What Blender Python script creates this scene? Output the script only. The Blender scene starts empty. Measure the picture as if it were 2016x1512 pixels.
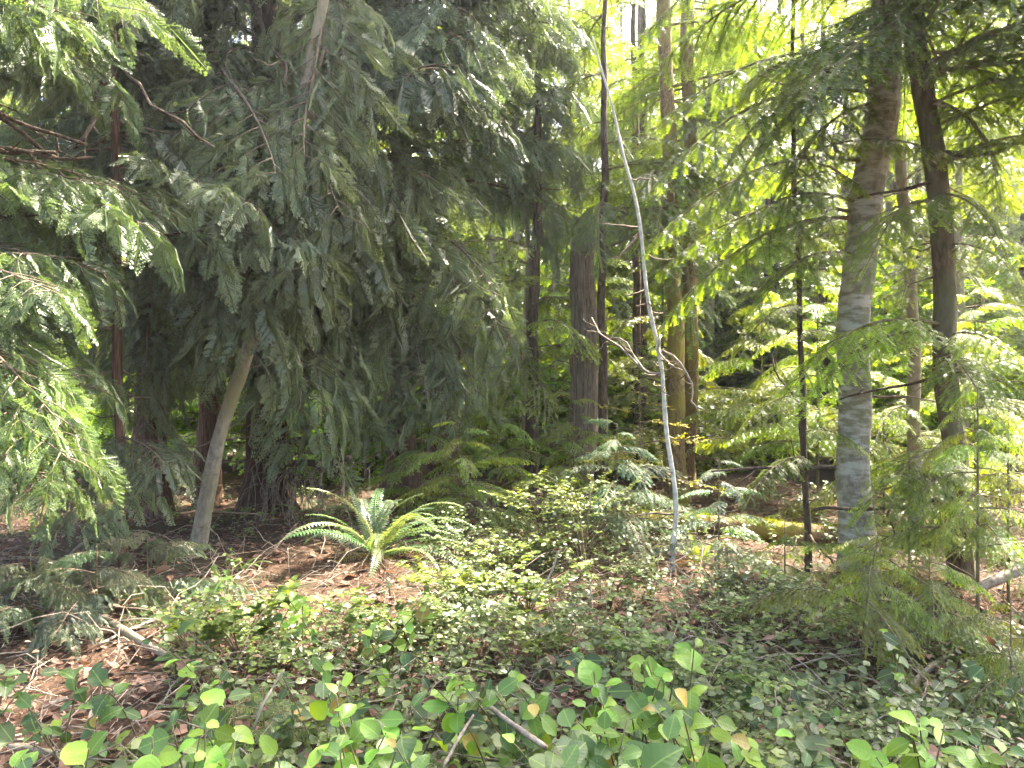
import bpy, math, random
import numpy as np
from mathutils import Vector, Matrix, Euler, Quaternion
R = math.radians
PI = math.pi
rnd = random.Random(11)
nr = np.random.default_rng(5)
sc = bpy.context.scene
COL = sc.collection

# ------------------------------------------------------------------ camera, sky, sun, exposure
F = 1523.0            # focal length in photograph pixels
CX, CY = 1008.0, 756.0
CAMZ = 1.6
cam_d = bpy.data.cameras.new('camera')
cam = bpy.data.objects.new('camera', cam_d); COL.objects.link(cam)
cam.location = (0, 0, CAMZ); cam.rotation_euler = (R(90), 0, 0)
cam_d.sensor_width = 36.0; cam_d.lens = 36.0 * F / 2016.0
cam_d.clip_start = 0.05; cam_d.clip_end = 3000
sc.camera = cam

SUN_EL, SUN_AZ = R(54), R(42)      # azimuth to the right of the view direction (+Y)
w = bpy.data.worlds.new('World'); sc.world = w; w.use_nodes = True
nt = w.node_tree
bg = nt.nodes['Background']
sky = nt.nodes.new('ShaderNodeTexSky'); sky.sky_type = 'NISHITA'; sky.sun_disc = False
sky.sun_elevation = SUN_EL; sky.sun_rotation = SUN_AZ
sky.dust_density = 7.0; sky.air_density = 1.0; sky.ozone_density = .6
nt.links.new(sky.outputs[0], bg.inputs[0]); bg.inputs[1].default_value = 0.13
sun_d = bpy.data.lights.new('sun', 'SUN'); sun_d.energy = 5.0; sun_d.angle = R(0.55); sun_d.color = (1, .92, .76)
sun = bpy.data.objects.new('sun', sun_d); COL.objects.link(sun)
sdir = Vector((math.sin(SUN_AZ) * math.cos(SUN_EL), math.cos(SUN_AZ) * math.cos(SUN_EL), math.sin(SUN_EL)))
sun.rotation_euler = sdir.to_track_quat('Z', 'Y').to_euler(); sun.location = (5, 5, 40)
vs = sc.view_settings
vs.view_transform = 'Standard'; vs.look = 'None'; vs.gamma = 1; vs.use_curve_mapping = False
vs.exposure = 3.08
sc.cycles.max_bounces = 5; sc.cycles.diffuse_bounces = 3; sc.cycles.transmission_bounces = 3
sc.cycles.use_adaptive_sampling = True; sc.cycles.adaptive_threshold = .045
sc.cycles.glossy_bounces = 1; sc.cycles.caustics_reflective = False; sc.cycles.caustics_refractive = False
sc.cycles.sample_clamp_indirect = 6.0

# ------------------------------------------------------------------ helpers
def ground_z(x, y):
    return (0.05 * np.sin(1.3 * x + .4) * np.sin(.9 * y) + 0.03 * np.sin(2.9 * x + 1.7 * y)
            + 0.015 * np.sin(7.1 * x - 3.3 * y) + 0.012 * np.sin(5.3 * y + 2.2 * x + 1.0)
            + 0.03 * np.sin(3.7 * x + 0.6 * y + 2) * np.sin(2.3 * y - 1.1 * x) + 0.10 * np.exp(-((x + 1.9) ** 2 + (y - 7.4) ** 2) / 1.6))

def gz(x, y): return float(ground_z(np.float64(x), np.float64(y)))

def at(px, py, d):                 # a point at depth d on the sight line of a photograph pixel
    return Vector(((px - CX) / F * d, d, CAMZ + (CY - py) / F * d))

class MB:
    """collects triangles"""
    def __init__(s): s.V = []; s.T = []; s.A = []; s.M = []; s.n = 0
    def add(s, V, T, tone=0.0, mat=0):
        V = np.asarray(V, float).reshape(-1, 3); T = np.asarray(T, np.int64).reshape(-1, 3)
        s.V.append(V); s.T.append(T + s.n); s.n += len(V)
        s.A.append(np.broadcast_to(np.asarray(tone, float), (len(V),)))
        s.M.append(np.full(len(T), mat))
    def arrays(s):
        return np.concatenate(s.V), np.concatenate(s.T), np.concatenate(s.A)
    def mesh(s, name, mats, smooth=True):
        V, T, A = s.arrays(); M = np.concatenate(s.M)
        me = bpy.data.meshes.new(name)
        me.vertices.add(len(V)); me.vertices.foreach_set('co', V.astype(np.float32).ravel())
        me.loops.add(len(T) * 3); me.loops.foreach_set('vertex_index', T.astype(np.int32).ravel())
        me.polygons.add(len(T))
        me.polygons.foreach_set('loop_start', np.arange(0, len(T) * 3, 3, dtype=np.int32))
        me.polygons.foreach_set('use_smooth', np.full(len(T), smooth))
        at_ = me.attributes.new('tone', 'FLOAT', 'POINT'); at_.data.foreach_set('value', A.astype(np.float32))
        for m in (mats if isinstance(mats, (list, tuple)) else [mats]): me.materials.append(m)
        if not isinstance(mats, (list, tuple)) or len(mats) == 1: pass
        else: me.polygons.foreach_set('material_index', M.astype(np.int32))
        me.update(calc_edges=True); me.validate()
        return me

def obj(name, me, parent=None, loc=(0, 0, 0), **props):
    o = bpy.data.objects.new(name, me); COL.objects.link(o); o.location = loc
    if parent: o.parent = parent
    for k, v in props.items(): o[k] = v
    return o

def thing(name, loc, label, cat, group=None):
    o = obj(name, None, None, loc, label=label, category=cat)
    if group: o['group'] = group
    return o

def norm(v): v = np.asarray(v, float); return v / (np.linalg.norm(v) + 1e-12)

def tube(mb, pts, rad, k=6, tone=0.0, mat=0, rough=0.0, cap=True, seed=0, lobes=0):
    P = np.asarray(pts, float); n = len(P); r = np.broadcast_to(np.asarray(rad, float), (n,))
    T = np.empty_like(P); T[1:-1] = P[2:] - P[:-2]; T[0] = P[1] - P[0]; T[-1] = P[-1] - P[-2]; T /= np.sqrt((T * T).sum(1))[:, None] + 1e-12
    ref = np.array([0, 0, 1.]) if abs(T[0][2]) < .8 else np.array([1., 0, 0])
    N = np.cross(T[0], ref); N /= np.linalg.norm(N); V = []
    if rough or lobes: rg = np.random.default_rng(seed); ph = rg.uniform(0, 6.28, 6)
    ang = np.linspace(0, 2 * PI, k, endpoint=False)
    for i in range(n):
        N = N - T[i] * (N @ T[i]); N /= math.sqrt(N @ N) + 1e-12; a_, b_ = T[i], N; B = np.array((a_[1] * b_[2] - a_[2] * b_[1], a_[2] * b_[0] - a_[0] * b_[2], a_[0] * b_[1] - a_[1] * b_[0]))
        rr = r[i] * np.ones(k)
        if rough:
            rr = rr * (1 + rough * (np.sin(3 * ang + ph[0] + i * .35) * .5 + np.sin(7 * ang + ph[1] - i * .5) * .35 + np.sin(2 * ang + ph[2] + i * .9) * .5 + rg.normal(0, .35, k)))
        if lobes:
            col = .93 * col + .37 * rg.normal(0, 1, k) if i else rg.normal(0, 1, k)
            rr = rr * (1 + lobes * np.clip(col, -2, 2))
        V.append(P[i] + np.outer(np.cos(ang) * rr, N) + np.outer(np.sin(ang) * rr, B))
    V = np.concatenate(V); T_ = []
    a = np.arange(k); b = (a + 1) % k
    for i in range(n - 1):
        o0, o1 = i * k, (i + 1) * k
        T_.append(np.stack([o0 + a, o0 + b, o1 + b], 1)); T_.append(np.stack([o0 + a, o1 + b, o1 + a], 1))
    T_ = np.concatenate(T_)
    if cap:
        c0 = len(V); V = np.vstack([V, P[0] , P[-1]]); o1 = (n - 1) * k
        T_ = np.vstack([T_, np.stack([b, a, np.full(k, c0)], 1), np.stack([o1 + a, o1 + b, np.full(k, c0 + 1)], 1)])
    mb.add(V, T_, tone, mat)

def wiggle(p0, p1, n, amp, seed, sag=0.0):
    rg = np.random.default_rng(seed); t = np.linspace(0, 1, n)[:, None]
    p0 = np.asarray(p0, float); p1 = np.asarray(p1, float)
    L = np.linalg.norm(p1 - p0); P = p0 + (p1 - p0) * t
    ph = rg.uniform(0, 6.28, (3, 3)); s = np.zeros((n, 3))
    for j, fr in enumerate((1.3, 2.7, 5.1)): s += np.sin(t * fr * PI + ph[j]) / (1 + j) * rg.normal(0, 1, 3)
    s -= s[0] * (1 - t) + s[-1] * t
    P = P + s * amp * L; P[:, 2] -= sag * L * (4 * t[:, 0] * (1 - t[:, 0]))
    return P

def smooth_path(pts, n):
    pts = np.asarray(pts, float); d = np.r_[0, np.cumsum(np.linalg.norm(np.diff(pts, axis=0), axis=1))]
    t = np.linspace(0, d[-1], n); q = np.stack([np.interp(t, d, pts[:, i]) for i in range(3)], 1)
    for _ in range(3):
        q[1:-1] = (q[:-2] + 2 * q[1:-1] + q[2:]) / 4
    return q

# ------------------------------------------------------------------ materials
def new_mat(name):
    m = bpy.data.materials.new(name); m.use_nodes = True; t = m.node_tree
    for n in list(t.nodes): t.nodes.remove(n)
    return m, t, (lambda ty: t.nodes.new('ShaderNode' + ty)), (lambda a, b: t.links.new(a, b))

def mixrgb(N, L, fac, a, b, blend='MIX'):
    m = N('Mix'); m.data_type = 'RGBA'; m.blend_type = blend
    for i, v in ((0, fac), (6, a), (7, b)):
        if hasattr(v, 'links') or hasattr(v, 'is_linked'): L(v, m.inputs[i])
        elif i == 0: m.inputs[0].default_value = v
        else: m.inputs[i].default_value = (*v, 1)
    return m.outputs[2]

def leaf_mat(name, base, tip, trans, rough=.45, tfac=.38, var=.35, spec=.5, nscale=4.0, midrib=False):
    m, t, N, L = new_mat(name)
    out = N('OutputMaterial'); pr = N('BsdfPrincipled'); tr = N('BsdfTranslucent'); mx = N('MixShader')
    at_ = N('Attribute'); at_.attribute_name = 'tone'
    oi = N('ObjectInfo')
    c = mixrgb(N, L, at_.outputs['Fac'], base, tip)
    r2 = N('MapRange'); r2.inputs[3].default_value = 1 - var; r2.inputs[4].default_value = 1 + var; L(oi.outputs['Random'], r2.inputs[0])
    vm = N('VectorMath'); vm.operation = 'SCALE'; L(c, vm.inputs[0]); L(r2.outputs[0], vm.inputs['Scale'])
    c2 = mixrgb(N, L, 1.0, vm.outputs[0], oi.outputs['Color'], 'MULTIPLY')
    if midrib:
        tc = N('TexCoord'); sx = N('SeparateXYZ'); L(tc.outputs['Object'], sx.inputs[0])
        ab = N('Math'); ab.operation = 'ABSOLUTE'; L(sx.outputs['Y'], ab.inputs[0])
        rr = N('MapRange'); rr.inputs[1].default_value = .008; rr.inputs[2].default_value = .03; rr.inputs[3].default_value = .5; rr.inputs[4].default_value = 0; L(ab.outputs[0], rr.inputs[0])
        c2 = mixrgb(N, L, rr.outputs[0], c2, (tip[0] * 1.2, tip[1] * 1.1, tip[2] * 1.4))
        wv = N('Math'); wv.operation = 'MULTIPLY_ADD'; L(ab.outputs[0], wv.inputs[0]); wv.inputs[1].default_value = -.7; L(sx.outputs['X'], wv.inputs[2])
        sn = N('Math'); sn.operation = 'MULTIPLY'; L(wv.outputs[0], sn.inputs[0]); sn.inputs[1].default_value = 42
        s2 = N('Math'); s2.operation = 'SINE'; L(sn.outputs[0], s2.inputs[0])
        bp = N('Bump'); bp.inputs['Strength'].default_value = .10; bp.inputs['Distance'].default_value = .004; L(s2.outputs[0], bp.inputs['Height'])
        L(bp.outputs[0], pr.inputs['Normal'])
    L(c2, pr.inputs['Base Color']); pr.inputs['Roughness'].default_value = rough
    pr.inputs['Specular IOR Level'].default_value = spec
    tcn = mixrgb(N, L, 1.0, c2, trans, 'MULTIPLY')
    L(tcn, tr.inputs['Color'])
    mx.inputs[0].default_value = tfac
    L(pr.outputs[0], mx.inputs[1]); L(tr.outputs[0], mx.inputs[2]); L(mx.outputs[0], out.inputs[0])
    return m

def bark_mat(name, c1, c2, c3=None, scale=(6, 6, 1.2), bump=.6, patch=None, patch_scale=(3, 3, 9), patch_lim=.55, rough=.9):
    m, t, N, L = new_mat(name)
    out = N('OutputMaterial'); pr = N('BsdfPrincipled'); tc = N('TexCoord'); mp = N('Mapping'); mp.inputs['Scale'].default_value = scale
    oi = N('ObjectInfo')
    nz = N('TexNoise'); nz.inputs['Scale'].default_value = 4; nz.inputs['Detail'].default_value = 4; nz.inputs['Roughness'].default_value = .65
    L(tc.outputs['Object'], mp.inputs[0]); L(mp.outputs[0], nz.inputs['Vector'])
    cr = N('ValToRGB'); cr.color_ramp.elements[0].position = .36; cr.color_ramp.elements[1].position = .64
    cr.color_ramp.elements[0].color = (*c1, 1); cr.color_ramp.elements[1].color = (*c2, 1); L(nz.outputs['Fac'], cr.inputs[0])
    c = cr.outputs[0]
    if c3:
        n3 = N('TexNoise'); n3.inputs['Scale'].default_value = 1.7; n3.inputs['Detail'].default_value = 4; L(tc.outputs['Object'], n3.inputs['Vector'])
        r3 = N('MapRange'); r3.inputs[1].default_value = .45; r3.inputs[2].default_value = .62; L(n3.outputs['Fac'], r3.inputs[0])
        c = mixrgb(N, L, r3.outputs[0], c, c3)
    if patch:
        m2 = N('Mapping'); m2.inputs['Scale'].default_value = patch_scale; L(tc.outputs['Object'], m2.inputs[0])
        n2 = N('TexNoise'); n2.inputs['Scale'].default_value = 2.2; n2.inputs['Detail'].default_value = 5; n2.inputs['Roughness'].default_value = .6; L(m2.outputs[0], n2.inputs['Vector'])
        r2 = N('MapRange'); r2.inputs[1].default_value = patch_lim; r2.inputs[2].default_value = patch_lim + .13; r2.inputs[4].default_value = .85; L(n2.outputs['Fac'], r2.inputs[0])
        c = mixrgb(N, L, r2.outputs[0], c, patch)
    c = mixrgb(N, L, 1.0, c, oi.outputs['Color'], 'MULTIPLY')
    L(c, pr.inputs['Base Color']); pr.inputs['Roughness'].default_value = rough; pr.inputs['Specular IOR Level'].default_value = .2
    bp = N('Bump'); bp.inputs['Strength'].default_value = bump; bp.inputs['Distance'].default_value = .02
    L(nz.outputs['Fac'], bp.inputs['Height']); L(bp.outputs[0], pr.inputs['Normal']); L(pr.outputs[0], out.inputs[0])
    return m

M = {}
M['cedar'] = leaf_mat('cedar foliage', (.122, .150, .092), (.20, .24, .105), (1.7, 1.8, .8), rough=.36, tfac=.33, var=.3, spec=.65)
M['hemlock'] = leaf_mat('hemlock needles', (.076, .110, .032), (.22, .29, .05), (2.6, 2.35, .45), rough=.42, tfac=.40, var=.3)
M['bluefir'] = leaf_mat('blue green fir needles', (.065, .115, .065), (.17, .25, .15), (1.6, 1.8, .8), rough=.45, tfac=.28, var=.3)
M['broad'] = leaf_mat('broad understorey leaf', (.12, .17, .030), (.21, .28, .045), (2.0, 2.0, .45), rough=.5, tfac=.45, var=.35)
M['salal'] = leaf_mat('salal leaf', (.068, .130, .034), (.20, .33, .05), (2.1, 2.0, .5), rough=.42, tfac=.30, var=.3, spec=.45, midrib=True)
M['smallleaf'] = leaf_mat('ground cover leaf', (.075, .110, .034), (.19, .25, .06), (2.1, 1.95, .5), rough=.38, tfac=.28, var=.2, spec=.45, nscale=2.0)
M['fern'] = leaf_mat('fern frond', (.11, .175, .075), (.22, .30, .08), (1.8, 1.85, .75), rough=.34, tfac=.38, var=.3)
M['litter'] = leaf_mat('dead leaf', (.135, .075, .048), (.33, .20, .14), (1.3, 1.0, .7), rough=.7, tfac=.2, var=.5, spec=.25, nscale=3.0)
M['moss'] = leaf_mat('moss', (.14, .16, .025), (.27, .29, .04), (1.6, 1.6, .5), rough=.9, tfac=.25, var=.4, spec=.1, nscale=6)
M['cedarbark'] = bark_mat('cedar bark', (.055, .032, .022), (.19, .115, .080), scale=(14, 14, .9), bump=.9)
M['darkbark'] = bark_mat('dark bark', (.04, .028, .02), (.13, .095, .07), scale=(8, 8, 2.0), bump=.9)
M['firbark'] = bark_mat('brown fir bark', (.06, .042, .03), (.17, .125, .09), (.12, .12, .07), scale=(7, 7, 2.2), bump=1.0)
M['lichenbark'] = bark_mat('lichen spotted bark', (.15, .135, .105), (.29, .265, .21), (.19, .185, .12), scale=(6, 6, 4), bump=.6, patch=(.42, .41, .36), patch_scale=(2.4, 2.4, 8), patch_lim=.47)
M['palebark'] = bark_mat('pale grey bark', (.19, .16, .12), (.36, .31, .24), (.22, .2, .12), scale=(6, 6, 3), bump=.35, patch=(.12, .09, .065), patch_scale=(4, 4, 12), patch_lim=.62)
M['birchbark'] = bark_mat('whitish smooth bark', (.40, .38, .34), (.62, .60, .54), None, scale=(4, 4, 5), bump=.3, patch=(.14, .12, .1), patch_scale=(5, 5, 14), patch_lim=.63)
M['mossbark'] = bark_mat('golden mossy bark', (.10, .065, .035), (.27, .19, .10), (.23, .19, .04), scale=(8, 8, 4), bump=1.0)
M['snagbark'] = bark_mat('weathered snag wood', (.085, .065, .05), (.26, .205, .16), None, scale=(16, 16, .7), bump=1.0)
M['deadwood'] = bark_mat('bare dead wood', (.15, .12, .09), (.34, .28, .22), None, scale=(8, 8, 8), bump=.4)
M['twig'] = bark_mat('thin twig', (.09, .065, .045), (.22, .17, .12), None, scale=(5, 5, 5), bump=.3)
M['greentwig'] = bark_mat('green twig', (.10, .085, .045), (.2, .17, .09), None, scale=(5, 5, 5), bump=.2)

def ground_mat():
    m, t, N, L = new_mat('forest floor')
    out = N('OutputMaterial'); pr = N('BsdfPrincipled'); tc = N('TexCoord')
    n1 = N('TexNoise'); n1.inputs['Scale'].default_value = 1.1; n1.inputs['Detail'].default_value = 6
    n2 = N('TexNoise'); n2.inputs['Scale'].default_value = 26; n2.inputs['Detail'].default_value = 8; n2.inputs['Roughness'].default_value = .7
    L(tc.outputs['Object'], n1.inputs['Vector']); L(tc.outputs['Object'], n2.inputs['Vector'])
    cr = N('ValToRGB'); e = cr.color_ramp.elements; e[0].position = .34; e[0].color = (.03, .021, .014, 1); e[1].position = .70; e[1].color = (.15, .088, .056, 1)
    x = e.new(.5); x.color = (.07, .042, .027, 1); L(n2.outputs['Fac'], cr.inputs[0])
    r = N('MapRange'); r.inputs[1].default_value = .5; r.inputs[2].default_value = .66; L(n1.outputs['Fac'], r.inputs[0])
    c = mixrgb(N, L, r.outputs[0], cr.outputs[0], (.065, .062, .03))
    L(c, pr.inputs['Base Color']); pr.inputs['Roughness'].default_value = .95; pr.inputs['Specular IOR Level'].default_value = .15
    bp = N('Bump'); bp.inputs['Strength'].default_value = .9; bp.inputs['Distance'].default_value = .04; L(n2.outputs['Fac'], bp.inputs['Height'])
    L(bp.outputs[0], pr.inputs['Normal']); L(pr.outputs[0], out.inputs[0])
    return m
M['ground'] = ground_mat()

# ------------------------------------------------------------------ ground
def build_ground():
    ys = np.r_[np.linspace(-60, -2, 12), np.arange(-1.5, 12, .13), np.linspace(12.2, 40, 70), np.geomspace(42, 900, 24)]
    xs = np.r_[-np.geomspace(900, 16, 26), np.arange(-15.5, 15.6, .16), np.geomspace(16, 900, 26)]
    X, Y = np.meshgrid(xs, ys); Z = ground_z(X, Y)
    fade = np.clip((60 - np.hypot(X, Y)) / 30, 0, 1); Z = Z * fade
    near = (np.abs(X) < 15.6) & (Y > -1.6) & (Y < 40)
    Z = Z + near * nr.normal(0, .008, Z.shape)
    V = np.stack([X, Y, Z], -1).reshape(-1, 3); ny, nx = X.shape
    i = (np.arange(ny - 1)[:, None] * nx + np.arange(nx - 1)[None]).ravel()
    T = np.concatenate([np.stack([i, i + 1, i + nx + 1], 1), np.stack([i, i + nx + 1, i + nx], 1)])
    mb = MB(); mb.add(V, T)
    obj('ground', mb.mesh('ground', M['ground']), kind='structure')
build_ground()

# ------------------------------------------------------------------ foliage templates
def rhombi(P, U, Nn, L, W, tone):
    """many flat four-point leaflets at once"""
    n = len(P); L = np.asarray(L)[:, None]; W = np.asarray(W)[:, None]
    V = np.stack([P, P + U * L * .55 + Nn * W, P + U * L, P + U * L * .55 - Nn * W], 1).reshape(-1, 3)
    b = np.arange(n)[:, None] * 4
    T = np.concatenate([b + [[0, 1, 2]], b + [[0, 2, 3]]]).reshape(-1, 3)
    return V, T, np.repeat(np.asarray(tone, float), 4)

def cedar_frond(seed, nlat=10, both=True, dens=5.0):
    rg = np.random.default_rng(seed); P = []; A = []; Ls = []; W = []; Tn = []
    def r_(p, a, l, wd, tn): P.append((p[0], p[1])); A.append(a); Ls.append(l); W.append(wd); Tn.append(tn)
    r_((0, 0), 0, 1.0, .012, 0)
    for i in range(nlat):
        s = .08 + .88 * i / nlat
        for sd in (-1, 1):
            ss = s + (.04 if sd > 0 else 0)
            a = sd * R(rg.uniform(42, 58)); l = .42 * (1 - ss * .93) ** .65 * min(1, .55 + 1.8 * ss) * rg.uniform(.75, 1.15)
            r_((ss, 0), a, l, .011, .1)
            m = max(2, int(dens * l / .3)); u = np.array([math.cos(a), math.sin(a)])
            for j in range(m):
                t = .22 + .74 * j / m
                for s2 in ((-1, 1) if both else ((-1) ** j,)):
                    aa = a + s2 * R(rg.uniform(32, 46)); ll = (.035 + .075 * (1 - t)) * (l / .38) ** .5
                    q = np.array([ss, 0]) + u * l * t
                    r_(q, aa, ll, .0125, .25 + .5 * t * rg.random())
    P = np.array(P); A = np.array(A)
    P3 = np.c_[P, np.zeros(len(P))]; U = np.c_[np.cos(A), np.sin(A), np.zeros(len(A))]; Nn = np.c_[-np.sin(A), np.cos(A), np.zeros(len(A))]
    V, T, Tn = rhombi(P3, U, Nn, Ls, W, Tn)
    V[:, 2] += -.22 * V[:, 0] ** 2 - .9 * V[:, 1] ** 2 + .03 * np.sin(V[:, 1] * 17 + seed) + .02 * np.sin(V[:, 0] * 13)
    return V, T, Tn

def xform(tpl, p, u, n, L):
    V, T, A = tpl; u = norm(u); n = norm(np.asarray(n) - u * np.dot(n, u)); v = np.cross(n, u)
    return p + (V * L) @ np.stack([u, v, n]), T, A

def batch(mb, tpl, P, U, Nn, L, tone, mat=0):
    V0, T0, A0 = tpl; P, U, Nn = (np.asarray(a, float) for a in (P, U, Nn)); n = len(P)
    if n == 0: return
    U = U / np.linalg.norm(U, axis=1)[:, None]; Nn = Nn - U * np.sum(Nn * U, 1)[:, None]; Nn /= np.linalg.norm(Nn, axis=1)[:, None] + 1e-9
    B = np.stack([U, np.cross(Nn, U), Nn], 1)
    V = P[:, None] + np.einsum('vi,nij->nvj', V0, B) * np.asarray(L)[:, None, None]
    T = T0[None] + (np.arange(n) * len(V0))[:, None, None]
    mb.add(V.reshape(-1, 3), T.reshape(-1, 3), np.repeat(np.asarray(tone, float), len(V0)), mat)

def cedar_bough(seed, fronds, Ln=2.4, sec_step=.12, frond_step=.125, flen=(.26, .52)):
    rg = np.random.default_rng(seed); wood = MB(); fol = MB(); UP = np.array([0, 0, 1.])
    t = np.linspace(0, 1, 14); x = t * Ln
    drop = rg.uniform(.16, .40)
    main = np.stack([x * (1 - .08 * t), .12 * np.sin(t * 3 + seed) * t, .10 * x - drop * x ** 2 / Ln * 1.1 + .16 * np.maximum(0, t - .7) ** 1.5 * Ln], 1)
    tube(wood, main, .022 * (1 - t) + .004, 6, rough=.15, seed=seed)
    side = 1; s = .16
    while s < .985:
        p = np.array([np.interp(s, t, main[:, i]) for i in range(3)])
        tan = norm(np.array([np.interp(min(1, s + .03), t, main[:, i]) for i in range(3)]) - p)
        lat = norm(np.cross(UP, tan)) * side
        d = norm(tan * rg.uniform(.5, .8) + lat * rg.uniform(.7, 1.0) + UP * rg.uniform(-.1, .15))
        sl = (.72 * (1 - s ** 1.8) + .24) * rg.uniform(.7, 1.1) * Ln / 2.4
        tt = np.linspace(0, 1, 6)[:, None]
        sp = p + d * tt * sl - UP * (rg.uniform(.1, .5) * sl * tt ** 2)
        tube(wood, sp, .006 * (1 - tt[:, 0]) + .0018, 4)
        f = .10
        k = 0
        while f <= sl + .02:
            q = f / sl; pp = np.array([np.interp(q, tt[:, 0], sp[:, i]) for i in range(3)])
            tn2 = norm(d - UP * .76 * q); fs = (-1) ** k
            lt = norm(np.cross(UP, tn2)) * fs
            last = f + frond_step > sl
            u = tn2 * (1.0 if last else rg.uniform(.45, .8)) + lt * (0 if last else rg.uniform(.35, .95)) - UP * rg.uniform(-.1, .9)
            nrm = UP * rg.uniform(.25, .9) + tn2 * rg.uniform(-.3, .8) + rg.normal(0, .45, 3)
            tp = fronds[rg.integers(len(fronds))]
            V, T, A = xform(tp, pp, u, nrm, rg.uniform(*flen) * (1.15 if last else 1))
            fol.add(V, T, np.clip(A * rg.uniform(.1, 1.5) + (.35 if rg.random() < .12 else 0), 0, 1))
            f += frond_step * rg.uniform(.8, 1.25); k += 1
        if rg.random() < .5:
            e = p + norm(d * .4 + rg.normal(0, .5, 3) - UP * .6) * rg.uniform(.15, .5); tube(wood, [p, (p + e) / 2 + rg.normal(0, .03, 3), e], [.004, .003, .0015], 3, cap=False)
        side *= -1; s += sec_step / Ln * rg.uniform(.7, 1.3) * 1.0
    return wood, fol

def needle_rows(mb, pts, spacing, ln, wd, rg, up, tone0, tone1, flat=.25):
    """two rows of short needles along a twig"""
    pts = np.asarray(pts); seg = np.linalg.norm(np.diff(pts, axis=0), axis=1); L = seg.sum()
    n = max(3, int(L / spacing)); s = np.linspace(.02, 1, n); cum = np.r_[0, np.cumsum(seg)] / L
    P = np.stack([np.interp(s, cum, pts[:, i]) for i in range(3)], 1)
    T = np.gradient(P, axis=0); T /= np.linalg.norm(T, axis=1)[:, None] + 1e-9
    S = np.cross(up, T); S /= np.linalg.norm(S, axis=1)[:, None] + 1e-9
    V = []
    for sd in (-1, 1):
        a = rg.uniform(.5, 1.0, n)[:, None]
        D = S * sd + T * (.35 + .5 * (s[:, None] > .92)) + up * rg.uniform(-flat, flat * 1.6, n)[:, None]; D /= np.linalg.norm(D, axis=1)[:, None]
        l = ln * (.75 + .5 * a)
        V.append(np.stack([P - T * wd, P + T * wd, P + D * l], 1))
    V = np.concatenate(V).reshape(-1, 3); m = len(V) // 3
    tone = np.clip(tone0 + (tone1 - tone0) * np.tile(s, 2) ** 3, 0, 1)
    mb.add(V, np.arange(m * 3).reshape(-1, 3), np.repeat(tone, 3))

def hemlock_bough(seed, Ln=1.4, step=.062, tert=.05, spacing=.0085, ln=.015, wd=.0022, droop=.25, tipp=.45, wood_k=5, sag=.3):
    rg = np.random.default_rng(seed); wood = MB(); fol = MB(); UP = np.array([0, 0, 1.])
    t = np.linspace(0, 1, 12)
    main = np.stack([t * Ln, .08 * Ln * np.sin(t * 2.6 + seed * 1.3) * t, .06 * Ln * np.sin(t * PI) - droop * Ln * t ** 2.2], 1)
    tube(wood, main, (.012 * (1 - t) + .002) * Ln / 1.4, wood_k, rough=.1, seed=seed)
    needle_rows(fol, main[6:], spacing, ln, wd, rg, UP, 0, 1)
    s = .14; side = 1
    while s < .99:
        p = np.array([np.interp(s, t, main[:, i]) for i in range(3)])
        tan = norm(np.array([np.interp(min(1, s + .03), t, main[:, i]) for i in range(3)]) - p)
        lat = norm(np.cross(UP, tan)) * side
        a = R(rg.uniform(42, 66)); d = norm(tan * math.cos(a) + lat * math.sin(a) + UP * rg.uniform(-.12, .12))
        sl = (.48 * (1 - s) ** .75 * min(1, .35 + 2.0 * s) + .06) * Ln / 1.4 * rg.uniform(.7, 1.15)
        tt = np.linspace(0, 1, 6)[:, None]; sp = p + d * tt * sl - UP * (sag * sl * tt ** 2)
        tube(wood, sp, .0035 * (1 - tt[:, 0]) + .0012, 3, cap=False)
        hot = 1.0 if rg.random() < tipp else .25
        needle_rows(fol, sp, spacing, ln, wd, rg, UP, .0, hot)
        f = .05; sd2 = 1
        while f < sl - .01:
            q = f / sl; pp = np.array([np.interp(q, tt[:, 0], sp[:, i]) for i in range(3)])
            l2 = norm(np.cross(UP, d)) * sd2
            d2 = norm(d * rg.uniform(.55, .9) + l2 * .8 + UP * rg.uniform(-.3, .08))
            tl = (.03 + .12 * (1 - q)) * rg.uniform(.6, 1.2) * min(1.4, Ln / 1.4)
            t3 = np.linspace(0, 1, 4)[:, None]; tp = pp + d2 * t3 * tl - UP * (sag * tl * t3 ** 2)
            needle_rows(fol, tp, spacing, ln, wd, rg, UP, 0, hot * rg.uniform(.5, 1))
            sd2 *= -1; f += tert * rg.uniform(.7, 1.3)
        side *= -1; s += step / Ln * rg.uniform(.7, 1.3)
    return wood, fol

LEAF2 = None
def leaf_tpl(n=4, fold=.12, curl=.18, wid=.30, seed=0):
    """ovate leaf, unit length along X, folded along the midrib"""
    xs = np.linspace(0, 1, n + 1); wp = wid * np.sin(PI * np.clip(xs, 0, 1) ** .85) ** .65
    V = [(0, 0, 0)]; T = []
    rg = np.random.default_rng(seed)
    rows = []
    for i in range(1, n):
        x = xs[i]; z = -curl * x ** 2; k = len(V); wv = wp[i] * rg.uniform(.93, 1.07)
        V += [(x, -wv, z + fold * wv), (x, 0, z), (x, wv, z + fold * wv)]; rows.append(k)
    V.append((1, 0, -curl)); e = len(V) - 1
    k = rows[0]; T += [(0, k, k + 1), (0, k + 1, k + 2)]
    for a, b in zip(rows[:-1], rows[1:]):
        for j in (0, 1): T += [(a + j, b + j, b + j + 1), (a + j, b + j + 1, a + j + 1)]
    k = rows[-1]; T += [(k, e, k + 1), (k + 1, e, k + 2)]
    V = np.array(V, float)
    V[:, 2] += .03 * np.sin(V[:, 0] * 9 + seed) * np.abs(V[:, 1]) / .3
    return V, np.array(T), np.zeros(len(V))

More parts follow.
